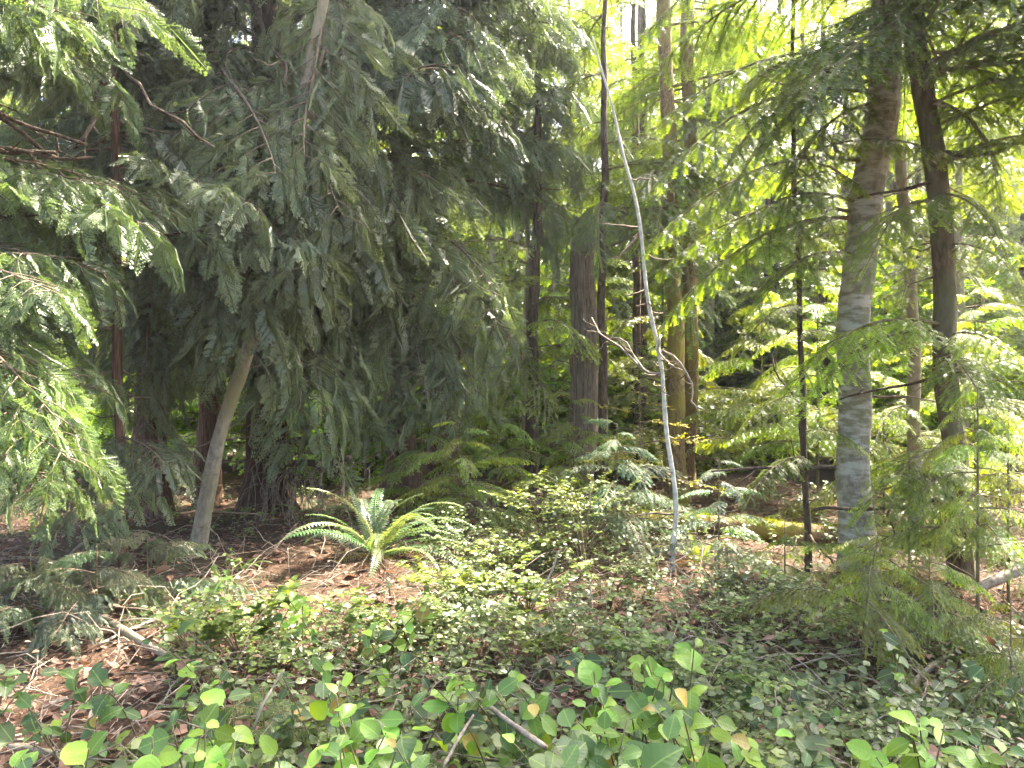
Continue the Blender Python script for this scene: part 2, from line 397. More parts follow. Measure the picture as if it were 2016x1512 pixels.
def broad_bough(seed, Ln=1.2, leaf=.055, nsec=14, per=7, tone=(.0, 1.0), n=2):
    rg = np.random.default_rng(seed); wood = MB(); fol = MB(); UP = np.array([0, 0, 1.])
    t = np.linspace(0, 1, 9)
    main = np.stack([t * Ln, .1 * np.sin(3 * t + seed) * t, .15 * t - .25 * t ** 2], 1)
    tube(wood, main, .009 * (1 - t) + .002, 4)
    tp = leaf_tpl(3, .1, .2, .33, seed)
    def lf(p, d, l):
        nrm = UP + rg.normal(0, .45, 3)
        V, T, A = xform(tp, p, d, nrm, l); fol.add(V, T, rg.uniform(*tone))
    for i in range(nsec):
        s = .15 + .85 * (i + rg.random() * .6) / nsec; s = min(s, 1)
        p = np.array([np.interp(s, t, main[:, j]) for j in range(3)]); sd = (-1) ** i
        d = norm(np.array([rg.uniform(.5, 1), sd * rg.uniform(.6, 1), rg.uniform(-.15, .3)])); sl = (.45 * (1 - s) + .12) * Ln / 1.2
        tt = np.linspace(0, 1, 4)[:, None]; sp = p + d * tt * sl - UP * .15 * sl * tt ** 2
        tube(wood, sp, .0025, 3, cap=False)
        for j in range(per):
            q = (j + .6) / per; pp = np.array([np.interp(q, tt[:, 0], sp[:, k]) for k in range(3)])
            l2 = np.cross(UP, d) * (-1) ** j
            lf(pp, norm(d * .6 + l2 * rg.uniform(.5, 1) + UP * rg.uniform(-.4, .2)), leaf * rg.uniform(.7, 1.25))
    return wood, fol

def bough_meshes(name, gen, seeds, wmat, fmat):
    out = []
    for s in seeds:
        wd, fo = gen(s); out.append((wd.mesh(name + ' wood', wmat), fo.mesh(name + ' foliage', fmat, smooth=False)))
    return out

FR = [cedar_frond(s) for s in range(4)]
FRL = [cedar_frond(s + 10, 7, False, 4.0) for s in range(3)]
BO = {}
BO['cedar'] = bough_meshes('cedar', lambda s: cedar_bough(s, FR), (1, 2, 3, 4), M['twig'], M['cedar'])
BO['cedarfar'] = bough_meshes('cedar', lambda s: cedar_bough(s, FRL, sec_step=.15, frond_step=.14, flen=(.3, .55)), (5, 6, 7), M['twig'], M['cedar'])
BO['hemlock'] = bough_meshes('hemlock', lambda s: hemlock_bough(s, step=.05, tert=.034, spacing=.008, ln=.019, wd=.0036, sag=.5, droop=.3), (1, 2, 3, 4), M['greentwig'], M['hemlock'])
BO['hemdroop'] = bough_meshes('hemlock', lambda s: hemlock_bough(s, step=.05, tert=.036, spacing=.008, ln=.018, wd=.0034, droop=.55, sag=.9), (5, 6, 7), M['greentwig'], M['hemlock'])
BO['bluefir'] = bough_meshes('fir', lambda s: hemlock_bough(s, Ln=1.0, step=.042, tert=.032, spacing=.008, ln=.020, wd=.0036, droop=.35, tipp=.7, sag=.5), (8, 9, 10), M['greentwig'], M['bluefir'])
BO['hemfar'] = bough_meshes('hemlock', lambda s: hemlock_bough(s, Ln=1.9, step=.075, tert=.05, spacing=.016, ln=.032, wd=.008, sag=.5), (11, 12, 13), M['greentwig'], M['hemlock'])
BO['broad'] = bough_meshes('broadleaf', lambda s: broad_bough(s), (1, 2, 3), M['twig'], M['broad'])
NOM = {'cedar': 2.4, 'cedarfar': 2.4, 'hemlock': 1.4, 'hemdroop': 1.4, 'bluefir': 1.0, 'hemfar': 1.9, 'broad': 1.2}

# gaps in the canopy: shafts of sun that reach these places, and openings one sees through
LIT = [(at(735, 1050, 7.0), .8), (at(560, 1120, 6.4), .5), (at(420, 1130, 6.2), .4), (at(1000, 1090, 6.3), .7), (at(860, 1140, 6.0), .5), (at(1290, 1110, 6.6), .6), (at(1400, 1050, 8.0), .6),
       (at(1700, 660, 5.4), .6), (at(1920, 1000, 4.8), .5), (at(1920, 680, 5.2), .5), (at(1090, 1180, 4.8), .5), (at(60, 740, 4.5), .6), (at(930, 940, 8.4), .6), (at(1130, 640, 9.6), .4)]
OPEN = [(-20, 190, 120, 330, 99), (900, 100, 985, 180, 99), (930, 220, 1000, 300, 99), (1080, 230, 1140, 300, 99), (1480, -80, 1640, 60, 99), (380, 780, 640, 1100, 9.2), (600, 900, 820, 1100, 9.2), (1105, 470, 1200, 880, 10.6), (1285, -50, 1380, 330, 9.5)]
def shades(p, r, n=99):
    p = Vector(p)
    for q, rad in LIT[:n]:
        v = p - q; t = v.dot(sdir)
        if t > 1.6 and (v - sdir * t).length < rad * .7 + r: return True
    return False
def in_view_gap(p):
    if p.y < .5: return False
    px = CX + p.x / p.y * F; py = CY - (p.z - CAMZ) / p.y * F
    return any(a < px < c and b < py < e and p.y < dm for a, b, c, e, dm in OPEN)
def bough(tree, kind, base, az, pitch, length, roll=0.0, tint=None, v=None, free=True):
    """one branch with its foliage; base in world coordinates, az measured from +X"""
    if free:
        cp = math.cos(pitch); q = Vector(base) + Vector((math.cos(az) * cp, math.sin(az) * cp, math.sin(pitch))) * length * .55 - Vector((0, 0, .12 * length))
        tipq = q + (q - Vector(base)) * .5
        if free == 'fern':
            if shades(q, length * .22, 3) or shades(tipq, length * .18, 3) or shades(q, length * .12, 7): return None
        elif shades(q, length * .16) or shades(tipq, length * .12) or shades(q, length * .24, 2): return None
        if free is True and (in_view_gap(q)): return None
    ms = BO[kind]; wd, fo = ms[rnd.randrange(len(ms)) if v is None else v]
    b = obj('branch', wd, tree, Vector(base) - tree.location)
    b.rotation_mode = 'QUATERNION'
    b.rotation_quaternion = Quaternion((0, 0, 1), az) @ Quaternion((0, 1, 0), -pitch) @ Quaternion((1, 0, 0), roll)
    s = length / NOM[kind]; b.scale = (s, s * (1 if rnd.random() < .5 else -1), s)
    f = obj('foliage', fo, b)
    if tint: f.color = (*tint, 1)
    return b

def bough_to(tree, kind, p0, p1, **kw):
    """a branch from p0 whose straight line runs to p1"""
    d = Vector(p1) - Vector(p0)
    W = PATHS.get(tree.name)
    b_ = bough(tree, kind, p0, math.atan2(d.y, d.x), math.atan2(d.z, math.hypot(d.x, d.y)), d.length, **{'free': 'fern', **kw})
    if W is not None and b_ is not None:          # a bare limb carries the bough out from the trunk
        dz = np.hypot(W[:, 0] - p0[0], W[:, 1] - p0[1]); off = float(dz.min())
        if off > .2:
            q = on_path(W, max(tree.location.z + .3, p0[2] - .12 * off)); mb = MB(); P = wiggle(np.array(q) - np.array(tree.location), np.array(p0) - np.array(tree.location), 8, .03, len(tree.children), -.05)
            tube(mb, P, np.linspace(.016 + .014 * off, .02, 8), 6, rough=.1); obj('limb', mb.mesh('limb', M['twig']), tree)
    return b_

def trunk_mesh(path, rad, mat, k=14, n=40, rough=.06, flare=1.6, seed=0, name='trunk', sway=0.0, lobes=0.0):
    P = smooth_path(path, n)
    if sway:
        z_ = P[:, 2]; P[:, 0] += sway * (np.sin(z_ * 2.1 + seed) + .6 * np.sin(z_ * 5.3 + 2 * seed)); P[:, 1] += sway * np.sin(z_ * 2.7 + 3 * seed)
    r = np.interp(np.linspace(0, 1, n), np.linspace(0, 1, len(rad)), rad)
    h = P[:, 2] - P[0, 2]; r = r * (1 + (flare - 1) * np.exp(-np.maximum(h, 0) / .28))
    mb = MB(); tube(mb, P, r, k, rough=rough, seed=seed, lobes=lobes)
    return mb.mesh(name, mat), P, r

PATHS = {}
def tree_px(name, label, cat, pxs, d, rpx, mat, top=9.0, flare=1.6, k=14, lean=None, seed=0, rough=.06, base=None, n=46, group=None, color=None, stubs=14, sway=None, lobes=.055):
    """a tree whose trunk follows photograph points (top first) at depth d; extended to the ground and up to a height"""
    pts = [at(x, y, d) for x, y in pxs]; pts.reverse()
    b = pts[0] if base is None else at(*base, d)
    gx, gy = b.x, d; g = gz(gx, gy)
    path = [Vector((gx, gy, g - .12))] + [p for p in pts if p.z > g + .15]
    up = path[-1] - path[-2]; up = up / max(up.z, .3); up = Vector((up.x * .6, up.y * .6, 1))
    if top > path[-1].z: path.append(path[-1] + up * (top - path[-1].z))
    root = thing(name, (gx, gy, g), label, cat, group)
    loc = [p - Vector((gx, gy, g)) for p in path]
    rad = [p / F * d for p in rpx]
    # radii given from the base upwards, tapering to the top
    me, P, r = trunk_mesh([tuple(p) for p in loc], rad + [rad[-1] * .45] if top > 8 else rad, mat, k=k, n=n, rough=rough, flare=flare, seed=seed, sway=min(.018, .008 + .1 * rad[0]) if sway is None else sway, lobes=lobes)
    tk = obj('trunk', me, root)
    rs = random.Random(seed * 13 + 5)
    for i in range(stubs):
        j = rs.randrange(3, max(4, int(n * .75))); a = rs.uniform(0, 6.28); b0 = P[j] + np.array((math.cos(a), math.sin(a), 0)) * r[j] * .8
        L_ = rs.uniform(.08, .75) * (.4 + min(1, rad[0] * 8)); e = b0 + np.array((math.cos(a) * L_, math.sin(a) * L_, rs.uniform(-.35, .25) * L_)); mb = MB()
        w_ = wiggle(b0, e, 6, .06, seed * 100 + i); tube(mb, w_, np.linspace(.011, .003, 6), 4)
        for q in range(rs.randrange(3)):
            e2 = w_[3 + q] + np.array([rs.uniform(-.5, .5) for _ in range(3)]) * L_ * .6; tube(mb, [w_[3 + q], e2], [.004, .0015], 3)
        obj('dead_twig', mb.mesh('dead twig', M['twig']), root)
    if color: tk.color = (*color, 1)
    W = P + np.array((gx, gy, g)); PATHS[root.name] = W
    return root, W

def on_path(W, z):
    return Vector((np.interp(z, W[:, 2], W[:, 0]), np.interp(z, W[:, 2], W[:, 1]), z))

def whorl(tree, W, kind, z0, z1, n, L0, L1, az=(0, 2 * PI), pitch=(-.1, .25), tint=None, power=1.0, free=True):
    for i in range(n):
        u = ((i + rnd.random()) / n) ** power; z = z0 + (z1 - z0) * u
        a = rnd.uniform(*az); L = (L0 + (L1 - L0) * u) * rnd.uniform(.75, 1.15)
        t = None
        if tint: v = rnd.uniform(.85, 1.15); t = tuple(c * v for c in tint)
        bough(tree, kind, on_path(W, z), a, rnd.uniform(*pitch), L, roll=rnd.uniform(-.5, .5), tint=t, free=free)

def bare_branch(tree, p0, p1, r0, r1=None, amp=.04, sag=0, seed=0, mat='twig', name='bare_branch', twigs=0, n=10):
    mb = MB(); o = Vector(tree.location)
    P = wiggle(np.array(p0) - np.array(o), np.array(p1) - np.array(o), n, amp, seed, sag)
    tube(mb, P, np.linspace(r0, r1 if r1 else r0 * .35, n), 6, rough=.12, seed=seed)
    rg = np.random.default_rng(seed + 77)
    for i in range(twigs):
        j = rg.integers(2, n - 1); L = rg.uniform(.15, .45) * np.linalg.norm(P[-1] - P[0]) * .6
        d = norm(norm(P[-1] - P[0]) * rg.uniform(.3, 1) + rg.normal(0, .5, 3))
        tube(mb, wiggle(P[j], P[j] + d * L, 6, .07, seed * 31 + i, .05), np.linspace(r0 * .35, r0 * .1, 6), 4)
    return obj(name, mb.mesh(name, M[mat]), tree)

AZC = -PI / 2     # towards the camera
# ------------------------------------------------------------------ left: cedars
C1, W1 = tree_px('cedar_tree', 'thin young red-barked cedar hidden among drooping sprays, third trunk from the left edge', 'tree',
                 [(222, 120), (226, 300), (230, 560), (236, 820)], 6.6, [11, 9, 8, 6], M['cedarbark'], top=9, k=10, seed=1)
whorl(C1, W1, 'cedar', 2.0, 6.0, 26, 1.6, 1.3, az=(0, 2 * PI), pitch=(-.15, .15))
C0, W0 = tree_px('cedar_tree', 'cedar at the left edge whose bright green sprays hang to the ground', 'tree',
                 [(-190, 0), (-180, 400), (-170, 900)], 5.4, [30, 26, 20], M['cedarbark'], top=9, k=26, n=70, seed=2)
whorl(C0, W0, 'cedar', 1.7, 5.2, 22, 1.6, 1.9, az=(-1.5, .9), pitch=(-.12, .2), tint=(.85, .95, .75))
C2, W2 = tree_px('cedar_tree', 'reddish cedar trunk with peeling bark strips left of the leaning pale trunk', 'tree',
                 [(296, 560), (298, 690), (300, 880)], 9.0, [34, 27, 25, 20], M['cedarbark'], top=9, k=26, n=70, seed=3, rough=.1)
whorl(C2, W2, 'cedar', 2.6, 7.0, 22, 2.7, 2.4, az=(AZC - 1.6, AZC + 1.6), pitch=(-.16, .16))
C3, W3 = tree_px('cedar_tree', 'slim dark cedar trunk just behind the leaning pale trunk', 'tree',
                 [(415, 560), (415, 750), (412, 900)], 10.2, [24, 20, 18], M['cedarbark'], top=9, k=26, n=70, seed=4, rough=.1)
whorl(C3, W3, 'cedarfar', 3.6, 7.4, 9, 2.4, 1.6)
C4, W4 = tree_px('cedar_tree', 'broad shade-darkened old cedar with dead twigs hanging under its boughs behind the fern', 'tree',
                 [(525, 500), (525, 780), (525, 980)], 9.4, [38, 31, 27, 21], M['cedarbark'], top=9, k=26, n=70, seed=5, rough=.12, flare=1.9, color=(.62, .58, .55), stubs=26)  # trunk tint darkened to imitate the shade under the boughs
whorl(C4, W4, 'cedar', 2.7, 7.4, 38, 3.1, 2.7, az=(AZC - 1.9, AZC + 1.7), pitch=(-.14, .18))
C5, W5 = tree_px('cedar_tree', 'cedar trunk with flared dark foot directly behind the sword fern', 'tree',
                 [(792, 450), (792, 660), (785, 980)], 10.4, [30, 20, 18, 15], M['cedarbark'], top=9, k=26, n=70, seed=6, rough=.1, flare=1.9)
whorl(C5, W5, 'cedar', 2.3, 7.2, 40, 2.8, 2.4, az=(AZC - 1.7, AZC + 1.0), pitch=(-.12, .18))
whorl(C5, W5, 'cedar', 4.4, 7.6, 36, 3.0, 2.6, az=(AZC + .2, AZC + 2.2), tint=(.95, 1.0, 1.05))
# low trailing sprays along the left edge
for (x0, y0, d0, x1, y1, d1) in ((-120, 640, 5.0, 150, 700, 4.3), (-140, 760, 4.8, 210, 860, 4.3), (-120, 860, 4.7, 130, 920, 4.2),
                                 (-130, 520, 5.0, 120, 540, 4.3)):
    bough_to(C0, 'cedar', at(x0, y0, d0), at(x1, y1, d1), tint=(.9, 1.05, .7))
for (x0, y0, d0, x1, y1, d1) in ((232, 900, 6.6, 150, 1010, 5.4), (234, 860, 6.6, 330, 900, 5.7)):
    bough_to(C1, 'cedar', at(x0, y0, d0), at(x1, y1, d1))
for (x0, y0, d0, x1, y1, d1) in ((300, 560, 8.4, 260, 760, 7.0), (330, 560, 8.4, 400, 700, 7.4), (500, 560, 8.6, 560, 740, 7.6), (600, 540, 8.8, 640, 780, 7.4), (790, 560, 9.4, 860, 760, 8.0), (800, 520, 9.4, 960, 660, 8.2), (800, 560, 9.6, 760, 800, 8.4), (660, -60, 7.8, 560, 160, 6.3), (640, 90, 7.8, 600, 300, 6.3), (500, 330, 7.6, 600, 520, 6.2), (470, 420, 7.8, 520, 640, 6.3), (430, 500, 7.8, 600, 700, 6.4), (600, 200, 7.8, 700, 420, 6.4), (640, 250, 8.2, 760, 420, 6.4), (420, 120, 7.5, 560, 330, 6.2), (680, 300, 8.4, 960, 560, 7.0), (700, 360, 8.6, 860, 640, 7.2), (560, 430, 8.6, 700, 880, 6.6), (600, 420, 8.6, 790, 760, 6.8), (560, 300, 8.6, 640, 620, 6.3), (540, 330, 8.6, 440, 560, 6.2)):
    bough_to(C4, 'cedar', at(x0, y0, d0), at(x1, y1, d1))
for tr_, a_, b_ in ((C5, (800, 600, 10.0), (890, 800, 8.6)), (C5, (800, 580, 10.0), (990, 690, 8.6)), (C5, (790, 640, 10.0), (720, 850, 8.4)), (C5, (795, 560, 10.0), (830, 780, 8.3)), (C5, (800, 500, 10.0), (1040, 610, 8.7)),
                    (C4, (560, 600, 8.9), (690, 800, 7.4)), (C4, (560, 580, 8.9), (620, 760, 7.2)), (C5, (800, 450, 9.9), (1020, 480, 8.5)), (C2, (300, 600, 8.6), (330, 780, 7.6)), (C2, (300, 580, 8.6), (210, 780, 7.4)), (C4, (500, 560, 8.9), (420, 700, 7.6))):
    bough_to(tr_, 'cedar', at(*a_), at(*b_), free=False)
# dead boughs and hanging twigs under C4
bare_branch(C4, at(535, 880, 9.2), at(655, 856, 8.2), .05, .03, .03, -.03, 3, 'darkbark', n=12)
bare_branch(C4, at(520, 935, 9.2), at(690, 900, 8.0), .055, .028, .03, .04, 4, 'darkbark', n=12)
for i in range(64):
    t_ = rnd.random()
    x, y, d = ((535 + 120 * t_, 880 - 24 * t_, 9.2 - t_), (520 + 170 * t_, 935 - 35 * t_, 9.2 - 1.2 * t_), (505 + 40 * t_, 700 + 230 * rnd.random(), 9.2))[i % 3]
    bare_branch(C4, at(x, y, d), at(x + rnd.uniform(-70, 60), y + rnd.uniform(90, 190), d - rnd.uniform(-.1, .5)), rnd.uniform(.005, .014), None, .07, -.16, 100 + i, 'deadwood' if i % 3 else 'twig', 'dead_twig', twigs=3, n=8)
for i, (a, b) in enumerate((((-185, 150, 5.4), (170, 285, 5.5)), ((-185, 220, 5.4), (110, 300, 5.6)), ((-183, 290, 5.4), (180, 310, 5.7)), ((-187, 60, 5.4), (110, 310, 5.8)), ((227, 130, 6.6), (150, 290, 6.0)), ((-180, 350, 5.4), (150, 440, 5.8)))):
    bare_branch(C0, at(*a), at(*b), .028, .012, .06, .05, 40 + i, 'darkbark', twigs=5, n=12)
bare_branch(C1, at(227, 100, 6.6), at(420, 290, 5.9), .022, .010, .04, 0, 51, 'darkbark', twigs=2)
bare_branch(C4, at(525, -160, 9.4), at(560, 170, 6.8), .04, .014, .03, 0, 52, 'darkbark', twigs=2)

for i in range(24):
    x = rnd.uniform(280, 318); y = rnd.uniform(660, 860); d = rnd.uniform(8.84, 8.95)
    bare_branch(C2, at(x, y, d), at(x + rnd.uniform(-60, 60), y + rnd.uniform(60, 170), d - rnd.uniform(0, .5)), rnd.uniform(.005, .012), None, .07, -.14, 300 + i, 'deadwood' if i % 3 else 'twig', 'dead_twig', twigs=2, n=8)
for i in range(18):
    x = rnd.uniform(778, 806); y = rnd.uniform(620, 860); d = rnd.uniform(10.28, 10.38)
    bare_branch(C5, at(x, y, d), at(x + rnd.uniform(-60, 60), y + rnd.uniform(60, 150), d - rnd.uniform(0, .5)), rnd.uniform(.005, .012), None, .07, -.14, 340 + i, 'deadwood', 'dead_twig', twigs=2, n=8)
ST, WS = tree_px('broken_stump', 'broken reddish cedar stump right of the flared trunk behind the fern', 'stump',
                 [(878, 690), (878, 800), (862, 980)], 10.9, [36, 30, 27], M['cedarbark'], top=2.1, seed=8, rough=.14)
L1, WL1 = tree_px('leaning_tree', 'pale grey slender trunk leaning right, in front of the dark cedars', 'tree',
                  [(628, 40), (610, 125), (576, 270), (548, 420), (512, 600), (470, 740), (436, 870), (402, 1000), (382, 1088)], 7.2, [15, 13.5, 12, 11, 10, 9, 7], M['palebark'], top=9, flare=1.35, seed=9, k=18, n=80, rough=.08, stubs=20)

# ------------------------------------------------------------------ centre and right trees
S1, WSn = tree_px('tree_snag', 'tall grey broken-off snag with furrowed wood and no crown', 'dead tree',
                  [(1148, 478), (1148, 600), (1149, 850), (1150, 985)], 11.0, [33, 29, 26, 23], M['snagbark'], top=3.0, k=22, n=50, seed=10, rough=.05, flare=1.3)
# splintered top
_tm = [c for c in S1.children if c.name.startswith('trunk')][0].data; _zt = max(v.co.z for v in _tm.vertices)
for v in _tm.vertices:
    if v.co.z > _zt - .02: v.co.z += .12 * math.sin(math.atan2(v.co.y, v.co.x) * 1.0 + 1) + rnd.choice((-.1, -.05, 0, .05, .12)) + rnd.uniform(-.04, .04)
    elif v.co.z > _zt - .12: v.co.z += rnd.uniform(-.08, .03)
for i in range(4):
    a = i / 4 * 2 * PI + .4; r = .14; c = at(1148, 486, 11.0)
    mb = MB(); b0 = np.array(c) + np.array([math.cos(a) * r, math.sin(a) * r, -.12]) - np.array(S1.location); hh = rnd.uniform(.16, .42)
    tube(mb, np.stack([b0, b0 + [0, 0, hh * .6], b0 + [rnd.uniform(-.03, .03), 0, hh]]), [.05, .035, .004], 5, rough=.2, seed=i)
    obj('splinter', mb.mesh('splinter', M['snagbark']), S1)

D1, WD1 = tree_px('slim_dark_tree', 'straight slim dark trunk hugging the right side of the broken snag', 'tree',
                  [(1190, 150), (1188, 400), (1186, 700), (1184, 960)], 10.4, [10, 8, 7, 5], M['darkbark'], top=9, k=8, seed=11)
whorl(D1, WD1, 'hemlock', 3.4, 7.5, 22, 1.8, 1.5, tint=(.9, .95, 1.0))
D2, WD2 = tree_px('slim_dark_tree', 'slim dark trunk with feathery low sprays between the stump and the snag', 'tree',
                  [(1062, 150), (1057, 400), (1050, 650), (1042, 985)], 10.8, [13, 12, 8, 5], M['darkbark'], top=9, k=9, seed=12)
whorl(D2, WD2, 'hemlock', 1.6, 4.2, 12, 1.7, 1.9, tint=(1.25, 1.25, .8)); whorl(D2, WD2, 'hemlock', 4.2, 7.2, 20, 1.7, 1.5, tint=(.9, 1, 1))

D3, WD3 = tree_px('slim_dark_tree', 'thin trunk beside the feathery dark trunk, pale on its upper part', 'tree',
                  [(1040, 180), (1038, 420), (1036, 700), (1030, 960)], 12.2, [8, 6, 5, 4], M['palebark'], top=9, k=8, seed=13)
D4, WD4 = tree_px('slim_dark_tree', 'dark twin stem farther back between snag and mossy trunks', 'tree',
                  [(1250, 380), (1252, 600), (1255, 860)], 13, [9, 8, 7], M['darkbark'], top=9, k=8, seed=14)
whorl(D4, WD4, 'hemfar', 3.6, 8.8, 18, 1.8, 1.0)
D5, WD5 = tree_px('slim_dark_tree', 'darker of the two stems just left of the mossy trunks', 'tree',
                  [(1266, 380), (1266, 600), (1264, 860)], 13.3, [10, 8, 7], M['darkbark'], top=9, k=8, seed=15)

G1, WG1 = tree_px('mossy_tree', 'golden mossy trunk behind the thin white stem, left one of two', 'tree',
                  [(1310, 0), (1312, 250), (1318, 450), (1328, 650), (1332, 880)], 10.6, [20, 17, 15, 14, 13], M['mossbark'], top=9, seed=16, rough=.08)
G2, WG2 = tree_px('mossy_tree', 'brown mossy trunk, right one of the two behind the thin white stem', 'tree',
                  [(1352, 0), (1361, 300), (1361, 600), (1352, 880)], 11.2, [20, 16, 15, 13], M['mossbark'], top=9, seed=17, rough=.08, color=(.8, .75, .8))
whorl(G1, WG1, 'hemlock', 4.2, 7.5, 18, 2.0, 2.0, tint=(.85, .95, .95)); whorl(G2, WG2, 'hemlock', 4.0, 7.6, 20, 2.0, 2.0, tint=(.9, 1, .9))
B1, WB1 = tree_px('white_stem_tree', 'thin whitish bare stem leaning left in front of the mossy trunks', 'tree',
                  [(1178, 140), (1215, 258), (1248, 370), (1274, 530), (1296, 700), (1311, 850), (1327, 1010), (1330, 1128)], 6.7, [5.0, 4.7, 4.3, 3.6, 2.8, 1.6], M['birchbark'], top=4.6, k=9, flare=1.5, seed=18, n=80, rough=.12, sway=.022, stubs=24)
for i, (a, b) in enumerate((((1300, 740, 6.7), (1165, 625, 7.6)), ((1300, 735, 6.7), (1200, 665, 7.3)), ((1303, 690, 6.7), (1395, 815, 6.3)), ((1300, 660, 6.7), (1345, 730, 6.3)), ((1262, 440, 6.7), (1215, 520, 7.0)))):
    bare_branch(B1, at(*a), at(*b), .013, .004, .05, .05, 60 + i, 'deadwood', twigs=5)

R1, WR1 = tree_px('lichen_tree', 'stout pale trunk spotted with whitish lichen, the widest on the right', 'tree',
                  [(1750, 0), (1736, 150), (1712, 350), (1694, 500), (1684, 650), (1676, 900), (1690, 1135)], 6.4, [33, 30, 29, 30, 29, 27, 25], M['lichenbark'], top=9, k=26, n=110, seed=19, flare=1.4, rough=.05, lobes=.03)
R2, WR2 = tree_px('fir_tree', 'brown rough-barked fir trunk at the right, right of the lichen trunk', 'tree',
                  [(1796, 0), (1812, 110), (1830, 280), (1850, 450), (1862, 600), (1870, 750), (1878, 900), (1888, 1180)], 6.0, [20, 20, 20, 19, 17, 15], M['firbark'], top=9, k=24, n=110, seed=20, flare=1.5, rough=.07)
R3, WR3 = tree_px('slim_grey_tree', 'slim grey trunk seen between the lichen trunk and the brown fir', 'tree',
                  [(1766, 120), (1772, 300), (1785, 460), (1797, 640), (1802, 900), (1806, 1070)], 8.0, [13, 12, 11, 10, 8], M['palebark'], top=9, k=10, seed=21, color=(.75, .72, .66))
R4, WR4 = tree_px('slim_dark_tree', 'thin dark sapling trunk standing left of the lichen trunk', 'tree',
                  [(1566, 400), (1570, 560), (1578, 720), (1588, 950), (1592, 1180)], 6.6, [6.2, 5.6, 5, 4, 3], M['darkbark'], top=6.5, k=8, seed=22)
bare_branch(R4, at(1590, 960, 6.6), at(1520, 700, 7.0), .022, .008, .05, -.06, 70, 'darkbark', twigs=4, n=12)
bare_branch(R4, at(1588, 1050, 6.6), at(1640, 1110, 6.3), .014, .008, .05, 0, 71, 'twig', twigs=3)
whorl(R4, WR4, 'hemlock', 2.6, 5.6, 18, 1.3, 1.0, tint=(1.1, 1.1, .85))
bare_branch(R4, at(1690, 918, 6.5), at(1400, 928, 6.2), .022, .008, .015, .0, 72, 'darkbark', twigs=3, n=14)
bare_branch(R2, at(1880, 985, 6.0), at(1600, 1004, 5.6), .024, .012, .015, .02, 73, 'darkbark', twigs=2, n=14)
bare_branch(R2, at(1868, 740, 6.0), at(1630, 800, 6.2), .016, .006, .04, -.04, 74, 'darkbark', twigs=4, n=12)
bare_branch(R2, at(1800, 70, 6.0), at(1735, -10, 6.2), .03, .02, .06, .15, 75, 'darkbark')
bare_branch(R2, at(1838, 300, 6.0), at(2030, 280, 5.6), .022, .012, .03, .03, 76, 'firbark', twigs=3, n=12)
bare_branch(R2, at(1850, 330, 6.0), at(2040, 250, 5.6), .02, .012, .03, .03, 77, 'firbark', twigs=2, n=12)
bare_branch(R1, at(1715, 385, 6.4), at(1600, 300, 7.2), .02, .008, .03, 0, 78, 'darkbark', twigs=3)
bare_branch(R2, at(1842, 355, 6.0), at(1690, 390, 5.8), .018, .008, .03, .03, 79, 'darkbark', twigs=2)
# crowns
whorl(R1, WR1, 'hemlock', 3.9, 6.5, 16, 2.0, 2.0, pitch=(-.25, .1))
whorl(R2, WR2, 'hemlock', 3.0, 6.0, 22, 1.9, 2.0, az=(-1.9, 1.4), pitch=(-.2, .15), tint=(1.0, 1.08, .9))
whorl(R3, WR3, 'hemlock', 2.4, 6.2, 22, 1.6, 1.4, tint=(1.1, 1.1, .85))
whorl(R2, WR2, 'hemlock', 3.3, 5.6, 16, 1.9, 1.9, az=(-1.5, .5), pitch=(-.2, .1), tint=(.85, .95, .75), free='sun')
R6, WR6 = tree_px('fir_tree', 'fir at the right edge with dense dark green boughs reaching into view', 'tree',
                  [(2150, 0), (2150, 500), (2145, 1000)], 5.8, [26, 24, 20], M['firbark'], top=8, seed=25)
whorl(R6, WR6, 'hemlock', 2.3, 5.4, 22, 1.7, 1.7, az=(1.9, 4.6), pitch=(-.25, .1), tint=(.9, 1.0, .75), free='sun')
whorl(R1, WR1, 'hemlock', 3.6, 5.6, 12, 2.0, 2.0, az=(2.4, 5.2), pitch=(-.25, .1), tint=(.8, .9, .9), free='sun')
for tr_, w_, n_, az_, L_ in ((R1, WR1, 14, (1.6, 5.0), 2.7), (R2, WR2, 14, (0, 6.28), 2.2), (R6, WR6, 10, (1.2, 5.0), 2.2), (R3, WR3, 8, (0, 6.28), 1.8)):
    whorl(tr_, w_, 'hemfar', 5.8, 8.6, n_, L_, L_ * .8, az=az_, pitch=(-.15, .15))
whorl(G1, WG1, 'hemfar', 4.4, 8.4, 14, 2.3, 1.8, tint=(.8, .9, .9), free='fern'); whorl(G2, WG2, 'hemfar', 4.2, 8.4, 14, 2.3, 1.8, tint=(.85, .92, .85), free='fern')
whorl(D5, WD5, 'hemfar', 4.0, 8.6, 14, 2.0, 1.4, tint=(.8, .9, .9), free='fern'); whorl(D3, WD3, 'hemfar', 4.4, 8.2, 12, 1.9, 1.5, tint=(.8, .9, .9), free='fern')
whorl(R2, WR2, 'hemlock', 3.6, 5.8, 10, 2.0, 2.0, az=(-.9, 1.2), pitch=(-.15, .15), tint=(.8, .9, .75), free=False)
whorl(R3, WR3, 'hemfar', 4.0, 6.6, 10, 1.9, 1.6, tint=(.85, .95, .8), free='sun')
